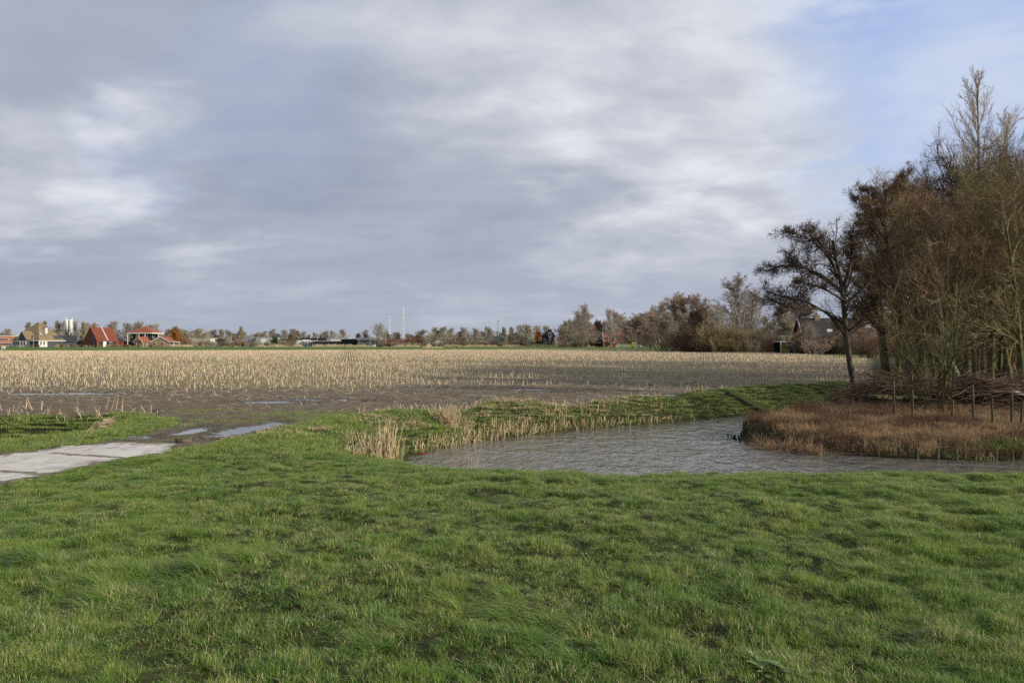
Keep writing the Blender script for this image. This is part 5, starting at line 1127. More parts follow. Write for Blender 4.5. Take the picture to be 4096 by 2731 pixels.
def ft(kind, px, top, d, label, group=None, name='bare_tree', w=1.0):
    s = (Z(top, d)+.0)/(HT[kind]*1.06); sx_ = s*w*1.4; return place_tree(FT[kind], (X(px, d), d, 0), (px*1.37+d) % 6.28, sx_, name, label, group, 'tree', sz=s)
def fs(kind, px, top, d, label, group=None, name='bare_shrub', w=1.0):
    s = Z(top, d)/3.0; o = obj(name, FS[kind], None); o.location = (X(px, d), d, 0); o.scale = (s*w, s*w, s); o.rotation_euler = (0, 0, (px*2.1) % 6.28); return tag(o, label, 'shrub', group)
# left part
for a in [('round', 33, 1322, 520, 'bare round tree behind the orange brick house at the left edge'), ('round', 6, 1336, 520, 'small bare tree at the far left edge of the horizon'),
          ('upr', 118, 1294, 500, 'bare tree peeping out left behind the thatched roof'), ('upr', 182, 1290, 500, 'bare tree peeping out right behind the peak of the thatched roof'),
          ('upr', 226, 1290, 500, 'upright bare tree between the thatched roof and the white silo'), ('tall', 255, 1288, 500, 'bare tree close left of the white silo'),
          ('tall', 305, 1286, 500, 'bare tree close right of the white silo'), ('upr', 330, 1293, 495, 'bare tree left of the rusty steel house roof'), ('tall', 352, 1291, 510, 'bare tree behind the left gable of the rusty steel house'), ('brown', 378, 1300, 515, 'thin brownish tree behind the ridge of the rusty steel house'),
          ('round', 456, 1295, 500, 'round bare tree behind the right end of the rusty steel house'), ('round', 510, 1301, 500, 'bare tree behind the left eave of the red hipped roof'), ('roundg', 553, 1294, 500, 'olive round tree behind the peak of the red hipped roof'),
          ('roundg', 601, 1303, 500, 'greenish round tree right of the red hipped roof'), ('tall', 630, 1296, 500, 'tallest bare tree right of the red hipped roof'), ('brown', 668, 1322, 480, 'brown tree left of the orange tree'),
          ('orange', 703, 1314, 450, 'orange-leaved tree in the far tree row'), ('roundg', 742, 1323, 470, 'grey-green tree right of the orange tree'), ('oak', 808, 1318, 460, 'broad round bare tree in front of the white hall'),
          ('upr', 965, 1311, 450, 'bare tree rising highest above the steel halls'), ('round', 1093, 1323, 450, 'thin bare tree behind the dark conifer'), ('round', 1138, 1326, 450, 'bare tree behind the left end of the long white office'),
          ('dark', 1165, 1338, 418, 'dark flat-topped tree in front of the long white office'), ('roundg', 1367, 1321, 470, 'round bare tree above the black boarded hall'), ('dark', 1432, 1337, 470, 'low dark tree behind the two-storey office'),
          ('round', 1465, 1326, 480, 'grey bare tree above the two-storey office'), ('oak', 1514, 1302, 408, 'large round bare tree at the right end of the two-storey office'), ('dark', 1550, 1332, 430, 'dark shrubby tree at the foot of the shorter radio mast'),
          ('roundg', 1738, 1314, 420, 'left of the pair of upright trees before the pale grey hall'), ('roundg', 1776, 1312, 420, 'right of the pair of upright trees before the pale grey hall'), ('round', 1806, 1320, 440, 'grey tree just right of the pair before the pale grey hall'),
          ('round', 1855, 1317, 440, 'round bare tree above the small white hall'), ('round', 1900, 1321, 440, 'round bare tree above the dark low shed'), ('roundg', 1948, 1313, 420, 'olive tree below the floodlight pole'),
          ('upr', 2012, 1313, 420, 'greenish upright tree in front of the round-roofed hall'), ('upr', 2044, 1313, 440, 'bare tree above the right end of the round-roofed hall'), ('round', 2080, 1309, 450, 'grey round tree above the cream hall'), ('roundg', 2107, 1303, 440, 'taller round tree left of the carport'),
          ('orange', 2152, 1330, 425, 'small rust-orange tree behind the carport'), ('round', 2146, 1311, 460, 'grey tree behind the rust-orange tree'), ('round', 2183, 1312, 460, 'bare tree behind the tall black house'),
          ('brown', 2240, 1318, 372, 'brown bushy tree hiding the right side of the tall black house'), ('roundg', 2268, 1290, 400, 'round grey-green tree right of the tall black house'), ('tall', 2330, 1221, 372, 'tall bare poplar-like tree standing highest left of the red brick house'),
          ('brown', 2352, 1262, 385, 'brown tree right behind the tall poplar-like tree'), ('tall', 2305, 1245, 400, 'bare tree leaning out left of the tall poplar-like tree'), ('dark', 2398, 1290, 430, 'dark low tree between the two tall bare trees'), ('tall', 2442, 1238, 372, 'pruned bare tree with stubby limbs before the red brick house'),
          ('round', 2465, 1262, 420, 'grey round tree behind the red brick house'), ('tall', 2478, 1266, 425, 'bare tree behind the ridge of the red brick house'), ('brown', 2520, 1300, 400, 'brown tree behind the chimney of the red brick house')]:
    ft(*a)
def belt(kinds, px0, px1, step, top, d, label, group, w=1.0, jit=8, name='bare_tree', fn=None):
    r = random.Random(int(px0*7+d)); px = px0; i = 0
    while px < px1:
        (fn or ft)(kinds[i % len(kinds)], px+r.uniform(-.55, .55)*step, top+r.uniform(-jit, jit)*(1.3 if fn is None else .6), d+r.uniform(-8, 8), label, group, name, w*r.uniform(.8, 1.7)); px += step; i += 1
belt(['round', 'brown', 'roundg'], 640, 1000, 24, 1332, 520, 'small bare tree in the distant row behind the steel halls and scrub', 'distant tree row behind the steel halls')
belt(['round', 'roundg'], 1020, 1100, 22, 1334, 530, 'small bare tree in the distant row behind the white cubic hall', 'distant trees behind the white cubic hall')
belt(['round', 'upr'], 1175, 1350, 20, 1332, 560, 'small bare tree in the distant row above the long black building', 'distant trees above the black building')
belt(['round', 'dark', 'brown'], 1580, 1720, 22, 1334, 560, 'small bare tree in the distant row behind the red hedge', 'distant trees behind the red hedge')
belt(['brown', 'round', 'dark'], 1720, 2140, 26, 1337, 540, 'small bare tree in the distant row behind the low grey halls', 'distant trees behind the low grey halls')
belt(['round', 'roundg', 'brown'], 2290, 2560, 26, 1300, 450, 'bare tree in the wood behind the red brick house', 'wood behind the red brick house')
belt(['brown', 'roundg', 'round', 'brown'], 2540, 2620, 20, 1275, 350, 'bare tree of the brownish group right of the red brick house', 'brown tree group right of the brick house')
# scrub
SH = lambda *a, **k_: belt(*a, name='bare_shrub', fn=fs, **k_)
SH(['brown', 'red', 'olive', 'grey'], 655, 950, 17, 1362, 425, 'brown bare shrub in the scrub before the left halls', 'scrub before the left halls')
SH(['grey', 'brown'], 700, 940, 55, 1352, 440, 'taller brown bare shrub at the back of the scrub before the left halls', 'back scrub before the left halls', jit=14)
SH(['brown', 'olive', 'grey'], 955, 1120, 16, 1364, 412, 'low bare shrub in front of the steel halls', 'shrubs before the steel halls')
SH(['grey', 'olive'], 1122, 1180, 15, 1362, 410, 'low grey shrub in front of the long white office', 'shrubs before the long white office')
SH(['red'], 1548, 1652, 8, 1355, 425, 'red-twigged shrub in the clipped red hedge', 'red hedge left of the farm gate', jit=2)
SH(['dark', 'olive', 'brown', 'grey'], 1520, 1900, 10, 1367, 405, 'low dark shrub in the scrub along the middle of the far road', 'dark scrub along the middle of the far road', w=1.2)
SH(['red', 'brown'], 1652, 1700, 9, 1350, 430, 'taller brown shrub right of the red hedge', 'brown shrubs right of the red hedge')
SH(['red', 'brown'], 1800, 1840, 9, 1352, 430, 'reddish shrub around the lamp post in the scrub', 'reddish shrubs by the lamp post')
SH(['dark', 'olive', 'brown'], 1900, 2130, 10, 1366, 400, 'low dark shrub in front of the round-roofed hall', 'dark scrub before the round-roofed hall', w=1.2)
SH(['brown', 'orange', 'olive'], 2225, 2330, 13, 1366, 365, 'tawny garden shrub right of the tall black house', 'garden shrubs right of the tall black house')
SH(['brown', 'red', 'green', 'red'], 235, 330, 9, 1378, 372, 'low reddish garden shrub by the dark barn', 'garden shrubs by the dark barn', jit=3)
SH(['green', 'brown', 'red', 'olive'], 380, 665, 11, 1378, 370, 'low garden shrub before the rusty steel and black houses', 'garden shrubs before the left houses', jit=5)
fs('red', 104, 1376, 374, 'red-leaved low shrub below the left windows of the thatched farmhouse'); fs('red', 155, 1378, 372, 'red-leaved low shrub below the front wing of the thatched farmhouse')
o = fs('green', 1097, 1340, 412, 'dark green conifer between the steel hall and the white office', name='conifer_tree', w=.62); o['category'] = 'tree'
for i in range(3): fs('green', 1094+i*4, 1346+i*5, 411, 'dark green evergreen bush at the foot of the conifer', 'evergreens at the conifer', 'evergreen_bush', .8)

# right-hand tree belt, d about 160-230
for a in [('roundg', 2700, 1205, 205, 'left crown of the broad brownish tree group in the right middle distance', None, 'bare_tree', 1.0), ('brown', 2740, 1198, 200, 'highest crown of the broad brownish tree group in the right middle distance', None, 'bare_tree', 1.1), ('brown', 2775, 1203, 198, 'right crown of the broad brownish tree group in the right middle distance'),
          ('brown', 2650, 1228, 215, 'smaller tree at the left end of the broad brownish tree group'), ('roundg', 2670, 1260, 195, 'greenish lower tree in front of the broad brownish tree group'), ('roundg', 2735, 1265, 190, 'greenish tree low in the middle of the brownish tree group'),
          ('brown', 2600, 1272, 250, 'brownish tree behind the street lamp by the road barrier'), ('brown', 2575, 1290, 260, 'brownish tree right behind the silver car'), ('dark', 2590, 1320, 240, 'dark shrubby tree behind the street lamp by the road barrier'),
          ('dark', 2790, 1252, 182, 'dark brown leafy tree leaning left in front of the brownish group'), ('tall', 2942, 1112, 172, 'tallest pale bare tree in the right middle distance', None, 'bare_tree', 1.5), ('tall', 3000, 1165, 176, 'second tallest pale bare tree, right of the tallest', None, 'bare_tree', 1.3),
          ('upr', 2812, 1243, 260, 'thin distant tree between the brownish group and the tall pale tree'), ('upr', 2840, 1252, 260, 'thin distant tree just left of the tall pale tree'), ('round', 2870, 1238, 240, 'grey tree behind the foot of the tall pale tree'),
          ('upr', 3138, 1225, 168, 'pale forked tree above the open garden shed', None, 'bare_tree', 1.2), ('round', 3180, 1215, 200, 'grey twiggy tree behind the open garden shed'), ('brown', 3060, 1280, 190, 'brownish tree left of the pale forked tree'),
          ('round', 3590, 1200, 165, 'bare tree standing above the brown-tiled farmhouse wing'), ('brown', 3240, 1300, 142, 'small bare garden tree before the farmhouse front'), ('dark', 3390, 1330, 120, 'small dark garden tree right of the lone alder trunk')]:
    ft(*a)
for i, (k_, px, top, d, w_) in enumerate([('olive', 2650, 1335, 182, 1.3), ('olive', 2700, 1330, 178, 1.5), ('dark', 2745, 1325, 172, 1.4), ('dark', 2775, 1295, 170, 1.2), ('dark', 2800, 1310, 168, 1.3), ('olive', 2830, 1295, 166, 1.2), ('olive', 2865, 1285, 168, 1.3), ('olive', 2900, 1290, 165, 1.3), ('olive', 2935, 1300, 163, 1.2), ('brown', 2965, 1312, 162, 1.2),
        ('olive', 2995, 1310, 162, 1.3), ('brown', 3030, 1320, 160, 1.3), ('brown', 3060, 1335, 158, 1.2), ('orange', 3085, 1352, 157, 1.0), ('olive', 2880, 1340, 158, 1.4), ('dark', 2920, 1335, 158, 1.3), ('olive', 2960, 1345, 156, 1.3), ('brown', 3010, 1350, 155, 1.3), ('dark', 2820, 1345, 160, 1.4), ('dark', 2740, 1350, 166, 1.4), ('red', 3105, 1350, 160, 1.2), ('olive', 3050, 1300, 176, 1.3), ('brown', 3100, 1310, 182, 1.4), ('brown', 3130, 1300, 190, 1.3)]):
    fs(k_, px, top, d, 'thick bare shrub in the olive and brown scrub belt left of the open garden shed', 'scrub belt left of the garden shed', w=w_)
SH(['dark', 'olive', 'dark', 'brown'], 3205, 3720, 22, 1352, 140, 'low dark garden shrub in front of the farmhouse', 'garden shrubs before the farmhouse', jit=24, w=1.3)
belt(['brown', 'round', 'dark'], 3215, 3720, 42, 1325, 144, 'small bare garden tree close before the farmhouse', 'garden trees before the farmhouse', jit=40)
fs('green', 3252, 1362, 138, 'dense dark evergreen bush below the farmhouse awning', name='evergreen_bush', w=.9)
SH(['dark', 'olive', 'red'], 3480, 4200, 26, 1350, 110, 'bare shrub behind the grove in front of the barns', 'shrubs behind the grove', jit=40, w=1.4)
# reed verge
r_ = np.random.default_rng(9); n = 9000; px = r_.uniform(-100, 2650, n); d = r_.uniform(376, 392, n); d = np.where((px > 1690) & (px < 1770), r_.uniform(288, 306, n), d); h_ = r_.uniform(.5, 1.3, n)*ss(fbm(px*.02, d*0+3, 5, 3), .34, .6)*1.15
h_ = np.where(d < 320, h_*1.0+.6, h_); x = (px-CX)/F*d
V, fc = stalks(x, d, np.zeros(n), h_, r_.normal(0, .25, n), r_.normal(0, .2, n), np.full(n, .045)); tag(obj('reed_verge', mesh_np('reed_verge', V, fc), M_REED), 'pale dry reeds along the verge of the far road', 'reeds', None, 'stuff')
# far road
sheet('road', [(-420, 392), (-420, 399), (130, 399), (130, 392)], .05, flat('asphalt', (.07, .07, .075))); 
# ------------------------------------------------------------------ reeds, weeds, stakes and small things near the canal
def place_sc(name, x, y, sources, m, label, cat, zs=1.0, rz=None, seed=1, xy=1.0, off=0.0):
    r = np.random.default_rng(seed); n = len(x); P = np.stack([x, y, height(x, y)+off], -1); k_ = r.uniform(.7, 1.3, n)*xy
    return tag(scatter(name, P, r.uniform(0, 6.28, n) if rz is None else rz, np.stack([k_, k_, k_*zs], -1), sources, m, r.integers(0, len(sources), n)), label, cat)
def along(pts, n, r, jx=.15, jy=.15):
    pts = np.array(pts, float); d = np.r_[0, np.cumsum(np.linalg.norm(np.diff(pts, axis=0), axis=1))]; t = r.random(n)*d[-1]
    return np.interp(t, d, pts[:, 0])+r.normal(0, jx, n), np.interp(t, d, pts[:, 1])+r.normal(0, jy, n), t/d[-1]
r = np.random.default_rng(77)
shore = [W(*p, ZW) for p in farw]
# reed fringe along the far shore
n = 2000; x, y, t = along(shore, n, r, .08, .06); o_ = r.random(n)**1.8*.6; y = y+o_*.75; x = x-o_*.3
pxs = CX+x/y*F; pr = np.interp(pxs, [1600, 1700, 1900, 2200, 2300, 2400, 2700, 3100], [.9, .7, .8, 1, .3, .4, .10, .0]); ok = (r.random(n) < pr) & (sdist(x, y, CANAL) > -.12)
x, y, pxs = x[ok], y[ok], pxs[ok]; n = len(x); h_ = r.uniform(.10, .40, n)*np.interp(pxs, [1600, 1800, 1900, 2300, 2500, 3000], [.5, .6, .95, .95, .7, .45])*(.6+.8*fbm(x*2, y*2, 4, 2))
V, fc = stalks(x, y, height(x, y), h_, r.normal(.02, .05, n), r.normal(0, .05, n), r.uniform(.006, .011, n))
tag(obj('reed_fringe', mesh_np('reed_fringe', V, fc), M_REED), 'pale dry reeds fringing the far shore of the canal', 'reeds', None, 'stuff')
def reed_clump(px, py, z, n, rx, ry, h0, h1, label, lean=.12, seed=1, name='reed_clump', th=.008):
    q = np.random.default_rng(seed); cx, cy = W(px, py, z); x = cx+q.normal(0, rx, n); y = cy+q.normal(0, ry, n); h_ = q.uniform(h0, h1, n)
    V, fc = stalks(x-cx, y-cy, height(x, y), h_, q.normal(.04, lean, n)*h_/h1, q.normal(0, lean, n)*h_/h1, q.uniform(.6, 1.2, n)*th)
    o = obj(name, mesh_np(name, V, fc), M_REED); o.location = (cx, cy, 0); return tag(o, label, 'reeds')
reed_clump(1545, 1808, -.5, 120, .16, .10, .30, .85, 'tallest pale reed clump at the left tip of the canal', seed=1)
reed_clump(1465, 1805, -.3, 75, .18, .10, .22, .62, 'second reed clump left of the tallest one at the tip of the canal', seed=2)
reed_clump(1405, 1795, -.2, 50, .12, .08, .10, .25, 'low tuft of broken reed left of the tall reed clumps', seed=3)
reed_clump(1925, 1812, -.2, 90, .28, .08, .08, .28, 'short pale reed tuft on the near edge of the canal', seed=4)
reed_clump(1885, 1815, -.2, 7, .06, .05, .5, .75, 'few tall thin reed stems beside the short tuft on the near edge', seed=5, lean=.05)
reed_clump(2160, 1815, -.2, 4, .04, .05, .4, .62, 'single thin reed stem before the middle of the canal', seed=6, lean=.04)
reed_clump(1800, 1650, 0, 190, .20, .14, .2, .6, 'big straw tussock leaning on the edge of the mud field', lean=.32, seed=7, name='straw_tussock', th=.008)
reed_clump(1560, 1668, 0, 160, .55, .22, .02, .16, 'flattened straw heap on the grass bank left of the big tussock', lean=.5, seed=8, name='straw_heap', th=.007)
reed_clump(2030, 1618, 0, 140, .7, .16, .02, .22, 'flattened straw heap on the crest right of the big tussock', lean=.5, seed=9, name='straw_heap', th=.007)
reed_clump(185, 1768, -.5, 46, .22, .14, .25, .62, 'pale reed tuft standing in the left ditch', seed=10, lean=.1)
reed_clump(28, 1790, -.55, 14, .1, .08, .12, .28, 'tiny reed tuft in the left ditch at the picture edge', seed=12, lean=.05)
reed_clump(415, 1578+60, 0, 6, .25, .1, .35, .5, 'three lone maize stalks standing on the bare mud', seed=13, lean=.08, name='maize_stalks', th=.012)
reed_clump(100, 1640, 0, 9, .4, .1, .2, .38, 'few bent maize stalks on the crest of the left ditch', seed=14, lean=.12, name='maize_stalks', th=.012)
# short dry stems along the field edge
n = 420; xx = r.uniform(-16, 18, n); yy = np.interp(xx, fy_x, fy_y)+r.normal(.1, .25, n); ok = (sdist(xx, yy, PATH) > .8); xx, yy = xx[ok], yy[ok]; n = len(xx)
V, fc = stalks(xx, yy, height(xx, yy), r.uniform(.04, .22, n), r.normal(0, .12, n), r.normal(0, .05, n), r.uniform(.006, .011, n)); tag(obj('edge_straw', mesh_np('edge_straw', V, fc), M_STRAW), 'short broken straw stems along the crest between bank and field', 'straw', None, 'stuff')
# dry litter on the bank slope
bl = [blades(500+i, 60, .2, .05, .14, .010, (.05, -.1), .8, spread=.8) for i in range(4)]
x, y, t = along(shore[:6], 260, r, .2, .2); y = y+r.uniform(0, 2.1, len(x)); x = x-r.uniform(0, .8, len(x)); ok = (y < np.interp(x, fy_x, fy_y)+.1) & (sdist(x, y, CANAL) > .1); x, y = x[ok], y[ok]
place_sc('bank_litter', x, y, bl, M_REED, 'dry grass blades matted on the canal bank', 'straw', .7)
x, y, t = along([(-6, 17), (-3.5, 19), (-3.2, 22)], 60, r, .5, .8); ok = sdist(x, y, CANAL) > .2; place_sc('tip_litter', x[ok], y[ok], bl, M_REED, 'dry grass at the tip of the canal', 'straw', .8)
# dead weeds on the peninsula
def weed_mesh(seed, n, h, rad, m, th=.0035, thc=3):
    q = np.random.default_rng(seed); a = q.uniform(0, 6.28, n); p = np.sqrt(q.random(n))*rad; P0 = np.stack([np.cos(a)*p, np.sin(a)*p, np.zeros(n)-.02], -1)
    D0 = np.stack([q.normal(0, .28, n), q.normal(0, .28, n), np.ones(n)], -1); pts, rd = march(P0, D0, h*q.uniform(.4, 1.1, n), np.full(n, th), 5, .14, .05, q, .5); sets = [(pts, rd, 3)]
    P, D, L, R = spawn(pts, rd, thc, .3, 1, .8, .5, lambda t, pl: pl*.4, .8, q); pts, rd = march(P, D, L, np.clip(R, .0022, 1), 3, .2, .05, q); sets.append((pts, rd, 3))
    v, f = tubes(sets); me = mesh_np('weeds', v, f); return me
PW = mat('red_brown_weed_stems', (0.09, 0.048, 0.034), (0.27, 0.19, 0.12), 1.0, .85, spec=.15, c3=(0.145, 0.088, 0.058)); PW2 = mat('tan_weed_stems', (0.26, 0.17, 0.09), (0.42, 0.32, 0.19), 1.5, .85, spec=.15)
wms = [weed_mesh(600+i, 34, .42, .22, PW) for i in range(6)]; wm2 = [weed_mesh(620+i, 40, .26, .25, PW2) for i in range(4)]
PEN = [W(*p, ZW) for p in front]+[(20, 18.1), (24, 18), (24, 26.5), (14, 27.8), (11, 28.0), (8.6, 26.2), (7.3, 24.6)]
x, y = jit_grid(6.4, 22, 17.8, 28.5, .20, r); sd = sdist(x, y, PEN); ok = (sd < np.where(x < 7.5, -.25, -.03)) & (x < y*.70+1.0); x, y = x[ok], y[ok]
hs = .18+.72*ss(fbm(x*1.3, y*1.3, 15, 3), .35, .68)*(.55+.45*ss(y, 19, 24)); dens_ = .25+.75*ss(fbm(x*.9, y*.9, 25, 3), .40, .6); ok = r.random(len(x)) < dens_; x1, y1, h1 = x[ok], y[ok], hs[ok]
tag(scatter('dead_weeds', np.stack([x1, y1, height(x1, y1)], -1), r.uniform(0, 6.28, len(x1)), np.stack([np.ones(len(x1)), np.ones(len(x1)), h1], -1), wms, PW, r.integers(0, 6, len(x1))), 'red-brown dead weeds covering the peninsula', 'weeds')
ok = r.random(len(x)) < .75; x2, y2 = x[ok]+.1, y[ok]; place_sc('tan_weeds', x2, y2, wm2, PW2, 'tan dry stems low among the weeds of the peninsula', 'weeds', .8)
gg = [blades(640+i, 60, .24, .04, .12, .010, (0, 0), .6, spread=.6) for i in range(4)]
ok = (r.random(len(x)) < .3+.35*ss(x, 14.5, 17)*ss(fbm(x, y, 9, 2), .3, .6)); place_sc('peninsula_grass', x[ok], y[ok], gg, M_BANK, 'sparse green leaves between the weeds of the peninsula', 'grass', .8)
# grass overhanging the water at the right end, arching sedge at the tip
M_SEDGE = mat('brown_sedge', (0.24, 0.15, 0.085), (0.42, 0.30, 0.18), 3, .8, spec=.2)
def sedge(px, py, label, n=150, h=.42, rad=.22, mm=None, seed=1):
    q = np.random.default_rng(seed); x, y = W(px, py, ZW+.1); me = blades(seed+700, n, rad, h*.7, h*1.3, .010, (0, -.15), 1.6, spread=.9); me.materials.append(mm or M_SEDGE); o = obj('sedge_tuft', me, None); o.location = (x, y, float(max(height(x, y), ZW))); tag(o, label, 'sedge'); return o
sedge(3035, 1765, 'arching brown sedge tuft just right of the tall stakes at the tip'); sedge(3075, 1778, 'arching brown sedge tuft second from the tall stakes', seed=2); sedge(3165, 1785, 'broad arching sedge tuft in the middle of the tip', 220, .5, .3, seed=3)
sedge(3215, 1790, 'arching sedge tuft right of the broad one', 200, .48, .28, seed=4); sedge(3262, 1800, 'rightmost arching sedge tuft before the stake row', 150, .45, .22, seed=5)
sedge(3975, 1815, 'green-yellow grass tussock hanging over the water near the right edge', 260, .35, .35, M_BANK, 6); sedge(4062, 1815, 'green grass tussock hanging over the water at the right edge', 300, .38, .4, M_BANK, 7)
# stubs in the water
n = 90; px = np.concatenate([r.uniform(2905, 3100, 50), r.uniform(3110, 3270, 40)]); py = np.where(px < 3105, 1752+(px-2905)*.13, 1795+(px-3110)*.1)+r.normal(0, 6, n)
d = (EYE-ZW)*F/(py-HY); x = (px-CX)/F*d
V, fc = stalks(x, d, np.full(n, ZW), r.uniform(.03, .13, n), r.normal(0, .02, n), r.normal(0, .02, n), r.uniform(.012, .03, n), 5); tag(obj('reed_stubs', mesh_np('reed_stubs', V, fc), mat('dark_stubs', (.02, .018, .014), (.06, .05, .035), 6, .7)), 'dark rotten reed stubs standing in the water at the tip', 'stubs', None, 'stuff')
# stakes
M_STAKE = mat('weathered_stake', (0.06, 0.056, 0.034), (0.13, 0.12, 0.08), 7, .9, .01, 30, .1, stretch=(1, 1, .3)); M_STAKED = mat('dark_stake', (0.05, 0.042, 0.032), (0.12, 0.10, 0.075), 7, .9, .01, 30, .1)
ORD = ['first', 'second', 'third', 'fourth', 'fifth', 'sixth', 'seventh', 'eighth', 'ninth', 'tenth', 'eleventh', 'twelfth', 'thirteenth']
def stake(px, top, bot, zb, label, group, m, rad, name='wooden_stake', k_=0):
    d = (EYE-zb)*F/(bot-HY); x = X(px, d); h = (bot-top)/F*d; q = random.Random(px); lx, ly = q.uniform(-.05, .05)*h, q.uniform(-.04, .04)*h
    b = MB(); b.lathe([(rad, -.3), (rad*1.03, h*.3), (rad*.95, h*.7), (rad*.9, h*.97), (rad*.7, h)], (0, 0, 0), 9)
    b.v = [(vx+lx*vz/h+q.uniform(-.003, .003), vy+ly*vz/h, vz+(vx*.25 if vz > h*.9 else 0)) for vx, vy, vz in b.v]
    o = b.build(name, m, None, True); o.location = (x, d, zb); return tag(o, label, 'stake', group)
for i, (px, a, b_) in enumerate([(3084, 1733, 1775), (3125, 1742, 1785), (3288, 1761, 1806), (3373, 1768, 1813), (3442, 1797, 1822), (3515, 1778, 1827), (3598, 1787, 1831), (3669, 1786, 1835), (3750, 1790, 1838), (3826, 1795, 1840), (3902, 1814, 1841), (3983, 1796, 1842), (4048, 1798, 1843)]):
    stake(px, a, b_, ZW, ORD[i]+' short stake from the left in the row along the waterline of the peninsula', 'short stakes along the peninsula', M_STAKE, .035 if i != 4 else .03)
for i, (px, a, b_) in enumerate([(2975, 1683, 1752), (2986, 1679, 1748), (3005, 1676, 1742), (3029, 1672, 1735)]):
    stake(px, a, b_, ZW, ORD[i]+' tall dark stake from the left at the tip of the peninsula', 'tall stakes at the tip', M_STAKED, .045)
for px, a, b_, zb, lb in [(3497, 1500, 1610, -.1, 'leftmost stake at the end of the brush pile'), (3577, 1520, 1665, -.35, 'tall stake in the left half of the brush pile'), (3808, 1600, 1690, -.42, 'thin stake in the middle of the brush pile'),
                        (3894, 1542, 1705, -.42, 'tallest mossy stake before the brush pile'), (3971, 1594, 1705, -.42, 'stake just right of the tallest mossy one'), (4045, 1568, 1710, -.42, 'ivy-grown stake near the right edge'), (4084, 1605, 1715, -.42, 'rightmost stake at the picture edge'), (3650, 1560, 1680, -.4, 'stake behind the many-stemmed shrub'), (3944, 1490, 1560, -.1, 'short stake standing behind the brush pile')]:
    stake(px, a, b_, zb, lb, 'stakes of the brush pile', M_STAKE, .036, 'fence_stake')
# brush pile
n = 1500; u = r.random(n); cx = 11.6+u*11.5; cy = 29.2-u*2.6+r.normal(0, .55, n); top = .95*ss(u, 0, .1)*(.75+.35*fbm(u*6, u*0, 3, 2)); z0 = r.random(n)**1.2*top
D0 = np.stack([r.choice([-1, 1], n)*r.uniform(.6, 1, n), r.normal(0, .35, n), r.normal(0, .16, n)], -1); L = r.uniform(.8, 3.0, n)
P0 = np.stack([cx, cy, height(cx, cy)+z0], -1)-nrm(D0)*L[:, None]*.5; pts, rd = march(P0, D0, L, r.uniform(.008, .024, n), 6, .09, 0, r, .35)
g0 = height(pts[:, :, 0], pts[:, :, 1]); pts[:, :, 2] = np.maximum(pts[:, :, 2], g0+.02)
P, D, L2, R2 = spawn(pts, rd, 3, .2, 1, .6, .5, lambda t, p: p*.3, .6, r); p2_, r2_ = march(P, D, L2, np.clip(R2, .005, .01), 4, .15, 0, r)
v, f = tubes([(pts, rd, 4), (p2_, r2_, 3)]); me = mesh_np('brush_pile', v, f); o = obj('brush_pile', me, mat('brushwood', (0.045, 0.028, 0.02), (0.15, 0.11, 0.08), .9, .85, spec=.2, c3=(.12, .08, .055))); tag(o, 'long pile of cut dead branches stacked behind the peninsula', 'brush pile')
def log(px, py, d, L, rad, ang, label, m):
    x = X(px, d); z = Z(py, d); b = MB(); b.lathe([(rad*1.1, -L/2), (rad, -L*.3), (rad*1.05, 0), (rad*.9, L*.3), (rad*.85, L/2)], (0, 0, 0), 10); o = b.build('log', m, None, True); o.location = (x, d, z); o.rotation_euler = (0, radians(90)+ang, random.Random(px).uniform(-.3, .3)); return tag(o, label, 'log')
log(3550, 1590, 27.3, 1.3, .085, .06, 'mossy log lying low in the left end of the brush pile', BARK_M); log(3660, 1590, 27.4, .9, .07, -.05, 'greenish log right of the mossy one in the brush pile', BARK_M)
log(4010, 1543, 29.5, 1.5, .06, .0, 'straight green log on top of the pile at the right', BARK_M); log(3965, 1655, 25.8, 1.3, .08, .08, 'grey split log under the pile at the right', BARK_A)
log(4070, 1572, 27.0, .5, .07, .15, 'pale peeled log near the right edge', BARK_P)
o = bld('rusty_sheet', 3880, 29.5, 'dull rust-red sheet lying on the brush pile below the broad-trunked tree', 'sheet'); b = MB().slab([(-.45, -.2, 0), (.5, -.2, .03), (.55, .3, .08), (-.35, .3, .05)], .03).build('panel', mat('rust_sheet', (.14, .06, .035), (.22, .10, .06), 4, .8), o); o.location.z = Z(1512, 29.5)-.1
# pale leafed plant and stump
def rosette(px, py, z, n, L, label, m, name='broad_leaf_plant', up=.9, seed=3):
    q = np.random.default_rng(seed); x, d = W(px, py, z); V = []; Fq = []
    for i in range(n):
        a = q.uniform(0, 6.28); l = L*q.uniform(.6, 1.2); w_ = l*.17; th = q.uniform(.4, 1.1)*up; b = len(V)
        for j, (t, ww) in enumerate(((0, .15), (.25, .75), (.55, 1), (.8, .7), (1, .05))):
            rr = l*t*cos(th*(1-.5*t)); zz0 = l*t*sin(th*(1-.6*t)); c = Vector((cos(a)*rr, sin(a)*rr, zz0)); s_ = Vector((-sin(a), cos(a), 0))*w_*ww
            V += [tuple(c-s_), tuple(c+Vector((0, 0, -w_*.25*ww))), tuple(c+s_)]
        for j in range(4):
            for k_ in range(2): p = b+j*3+k_; Fq.append([p, p+1, p+4, p+3])
    me = mesh_np('leaves', V, [np.array(Fq)], True); me.materials.append(m); o = obj(name, me, None); o.location = (x, d, float(height(x, d))); return tag(o, label, 'plant')
M_DOCK = grass_mat('dock_leaf', ((0.12, 0.20, 0.05), (0.16, 0.24, 0.06), (0.24, 0.28, 0.09)), (0.4, .36, .2), .1, .2); M_PALE = grass_mat('pale_leaf', ((0.35, 0.42, 0.26), (0.45, 0.5, 0.33), (0.5, 0.52, 0.36)), (0.5, .45, .3), .1, .2)
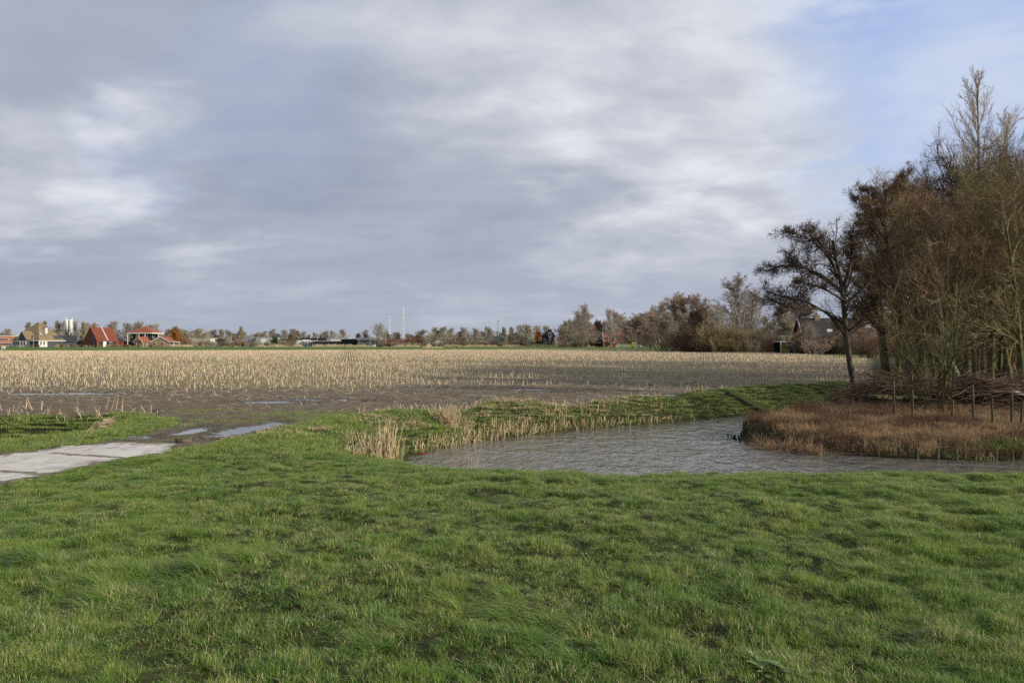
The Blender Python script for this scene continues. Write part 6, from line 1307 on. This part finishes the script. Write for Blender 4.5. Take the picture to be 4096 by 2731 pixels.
rosette(3075, 2712, .12, 13, .15, 'broad-leaved dock plant at the bottom edge of the meadow', M_DOCK); rosette(3165, 2718, .12, 9, .15, 'smaller broad-leaved plant right beside the dock at the bottom edge', M_DOCK, seed=5)
rosette(3175, 1705, -.4, 30, .34, 'pale-leaved plant on the left part of the peninsula', M_PALE, up=1.4)
for i, (px, py) in enumerate([(285, 2388), (1275, 2190), (135, 2168), (3665, 2458), (3545, 2310), (1520, 1836), (1545, 1822), (2700, 2310)]):
    rosette(px, py, .15, 8, .05, ORD[i]+' nearest' if False else ['pale weed rosette low at the left of the meadow', 'pale weed rosette left of centre in the meadow', 'pale weed rosette by the left picture edge', 'pale weed rosette low at the right of the meadow', 'pale weed rosette right of centre in the meadow', 'pale weed leaves left below the reed clumps', 'pale weed leaves right below the reed clumps', 'pale weed rosette in the middle right of the meadow'][i], M_PALE, 'weed_rosette', seed=20+i)
x, d = W(3308, 1705, -.4); o = MB().lathe([(.06, -.1), (.05, .08), (.045, .15), (.03, .18)], (0, 0, 0), 9).build('tree_stump', BARK_P, None, True); o.location = (x, d, float(height(x, d))); o.rotation_euler = (.2, -.25, 0); tag(o, 'small pale stump among the weeds of the peninsula', 'stump')
# driftwood on the left ditch slope
q = np.random.default_rng(4); n = 60; t = q.random(n); px = 300+t*115; py = 1732-t*62+q.normal(0, 5, n); cx, cy = (px-CX)/F*18.6, np.full(n, 18.6)+q.normal(0, .15, n)
cz = np.interp(t, [0, 1], [-.45, .05]); P0 = np.stack([cx, cy, cz+q.uniform(0, .15, n)], -1); D0 = np.stack([np.ones(n), q.normal(.2, .3, n), q.normal(.35, .25, n)], -1); pts, rd = march(P0, D0, q.uniform(.12, .45, n), q.uniform(.008, .022, n), 5, .12, 0, q, .5)
v, f = tubes([(pts, rd, 5)]); tag(obj('driftwood_heap', mesh_np('driftwood_heap', v, f), mat('driftwood', (0.10, 0.065, 0.04), (0.50, 0.40, 0.28), 2.5, .85)), 'heap of broken pale roots and sticks on the left ditch bank', 'driftwood')
# lumps beside the track, litter
def lump(px, py, rad, label, m, name='mud_lump', seed=1):
    q = random.Random(seed); x, d = W(px, py, 0); b = MB().lathe([(rad*.6, -.05), (rad, .0), (rad*.9, rad*.35), (rad*.55, rad*.6), (rad*.1, rad*.7)], (0, 0, 0), 12, 1.3, .9); b.v = [(vx*q.uniform(.8, 1.2), vy*q.uniform(.8, 1.2), vz*q.uniform(.75, 1.3)) for vx, vy, vz in b.v]
    o = b.build(name, m, None, True); o.location = (x, d, float(height(x, d))); return tag(o, label, 'mud lump')
lump(735, 1768, .13, 'grassy turf lump at the edge of the track', M_CLOD); sm_ = blades(900, 90, .12, .04, .10, .006, (0, 0), .6, spread=.6); sm_.materials.append(M_BANK); o = obj('turf_tuft', sm_, None); x, d = W(735, 1768, 0); o.location = (x, d, .06); tag(o, 'little grass tuft growing on the turf lump by the track', 'grass tuft')
lump(705, 1795, .08, 'dark mud lump left of the grassy turf lump', M_CLOD, seed=2); lump(640, 1648, .12, 'mud clod beside the puddle at the field edge', M_CLOD, seed=3)
x, d = W(1690, 1815, ZW+.05); b = MB().lathe([(.012, -.10), (.028, -.08), (.03, .05), (.012, .08), (.011, .10)], (0, 0, 0), 10); o = b.build('plastic_bottle', flat('faded_red_plastic', (.20, .035, .03)), None, True); o.location = (x, d, ZW+.06); o.rotation_euler = (0, radians(88), .2); tag(o, 'red plastic bottle washed up at the left tip of the canal', 'litter')
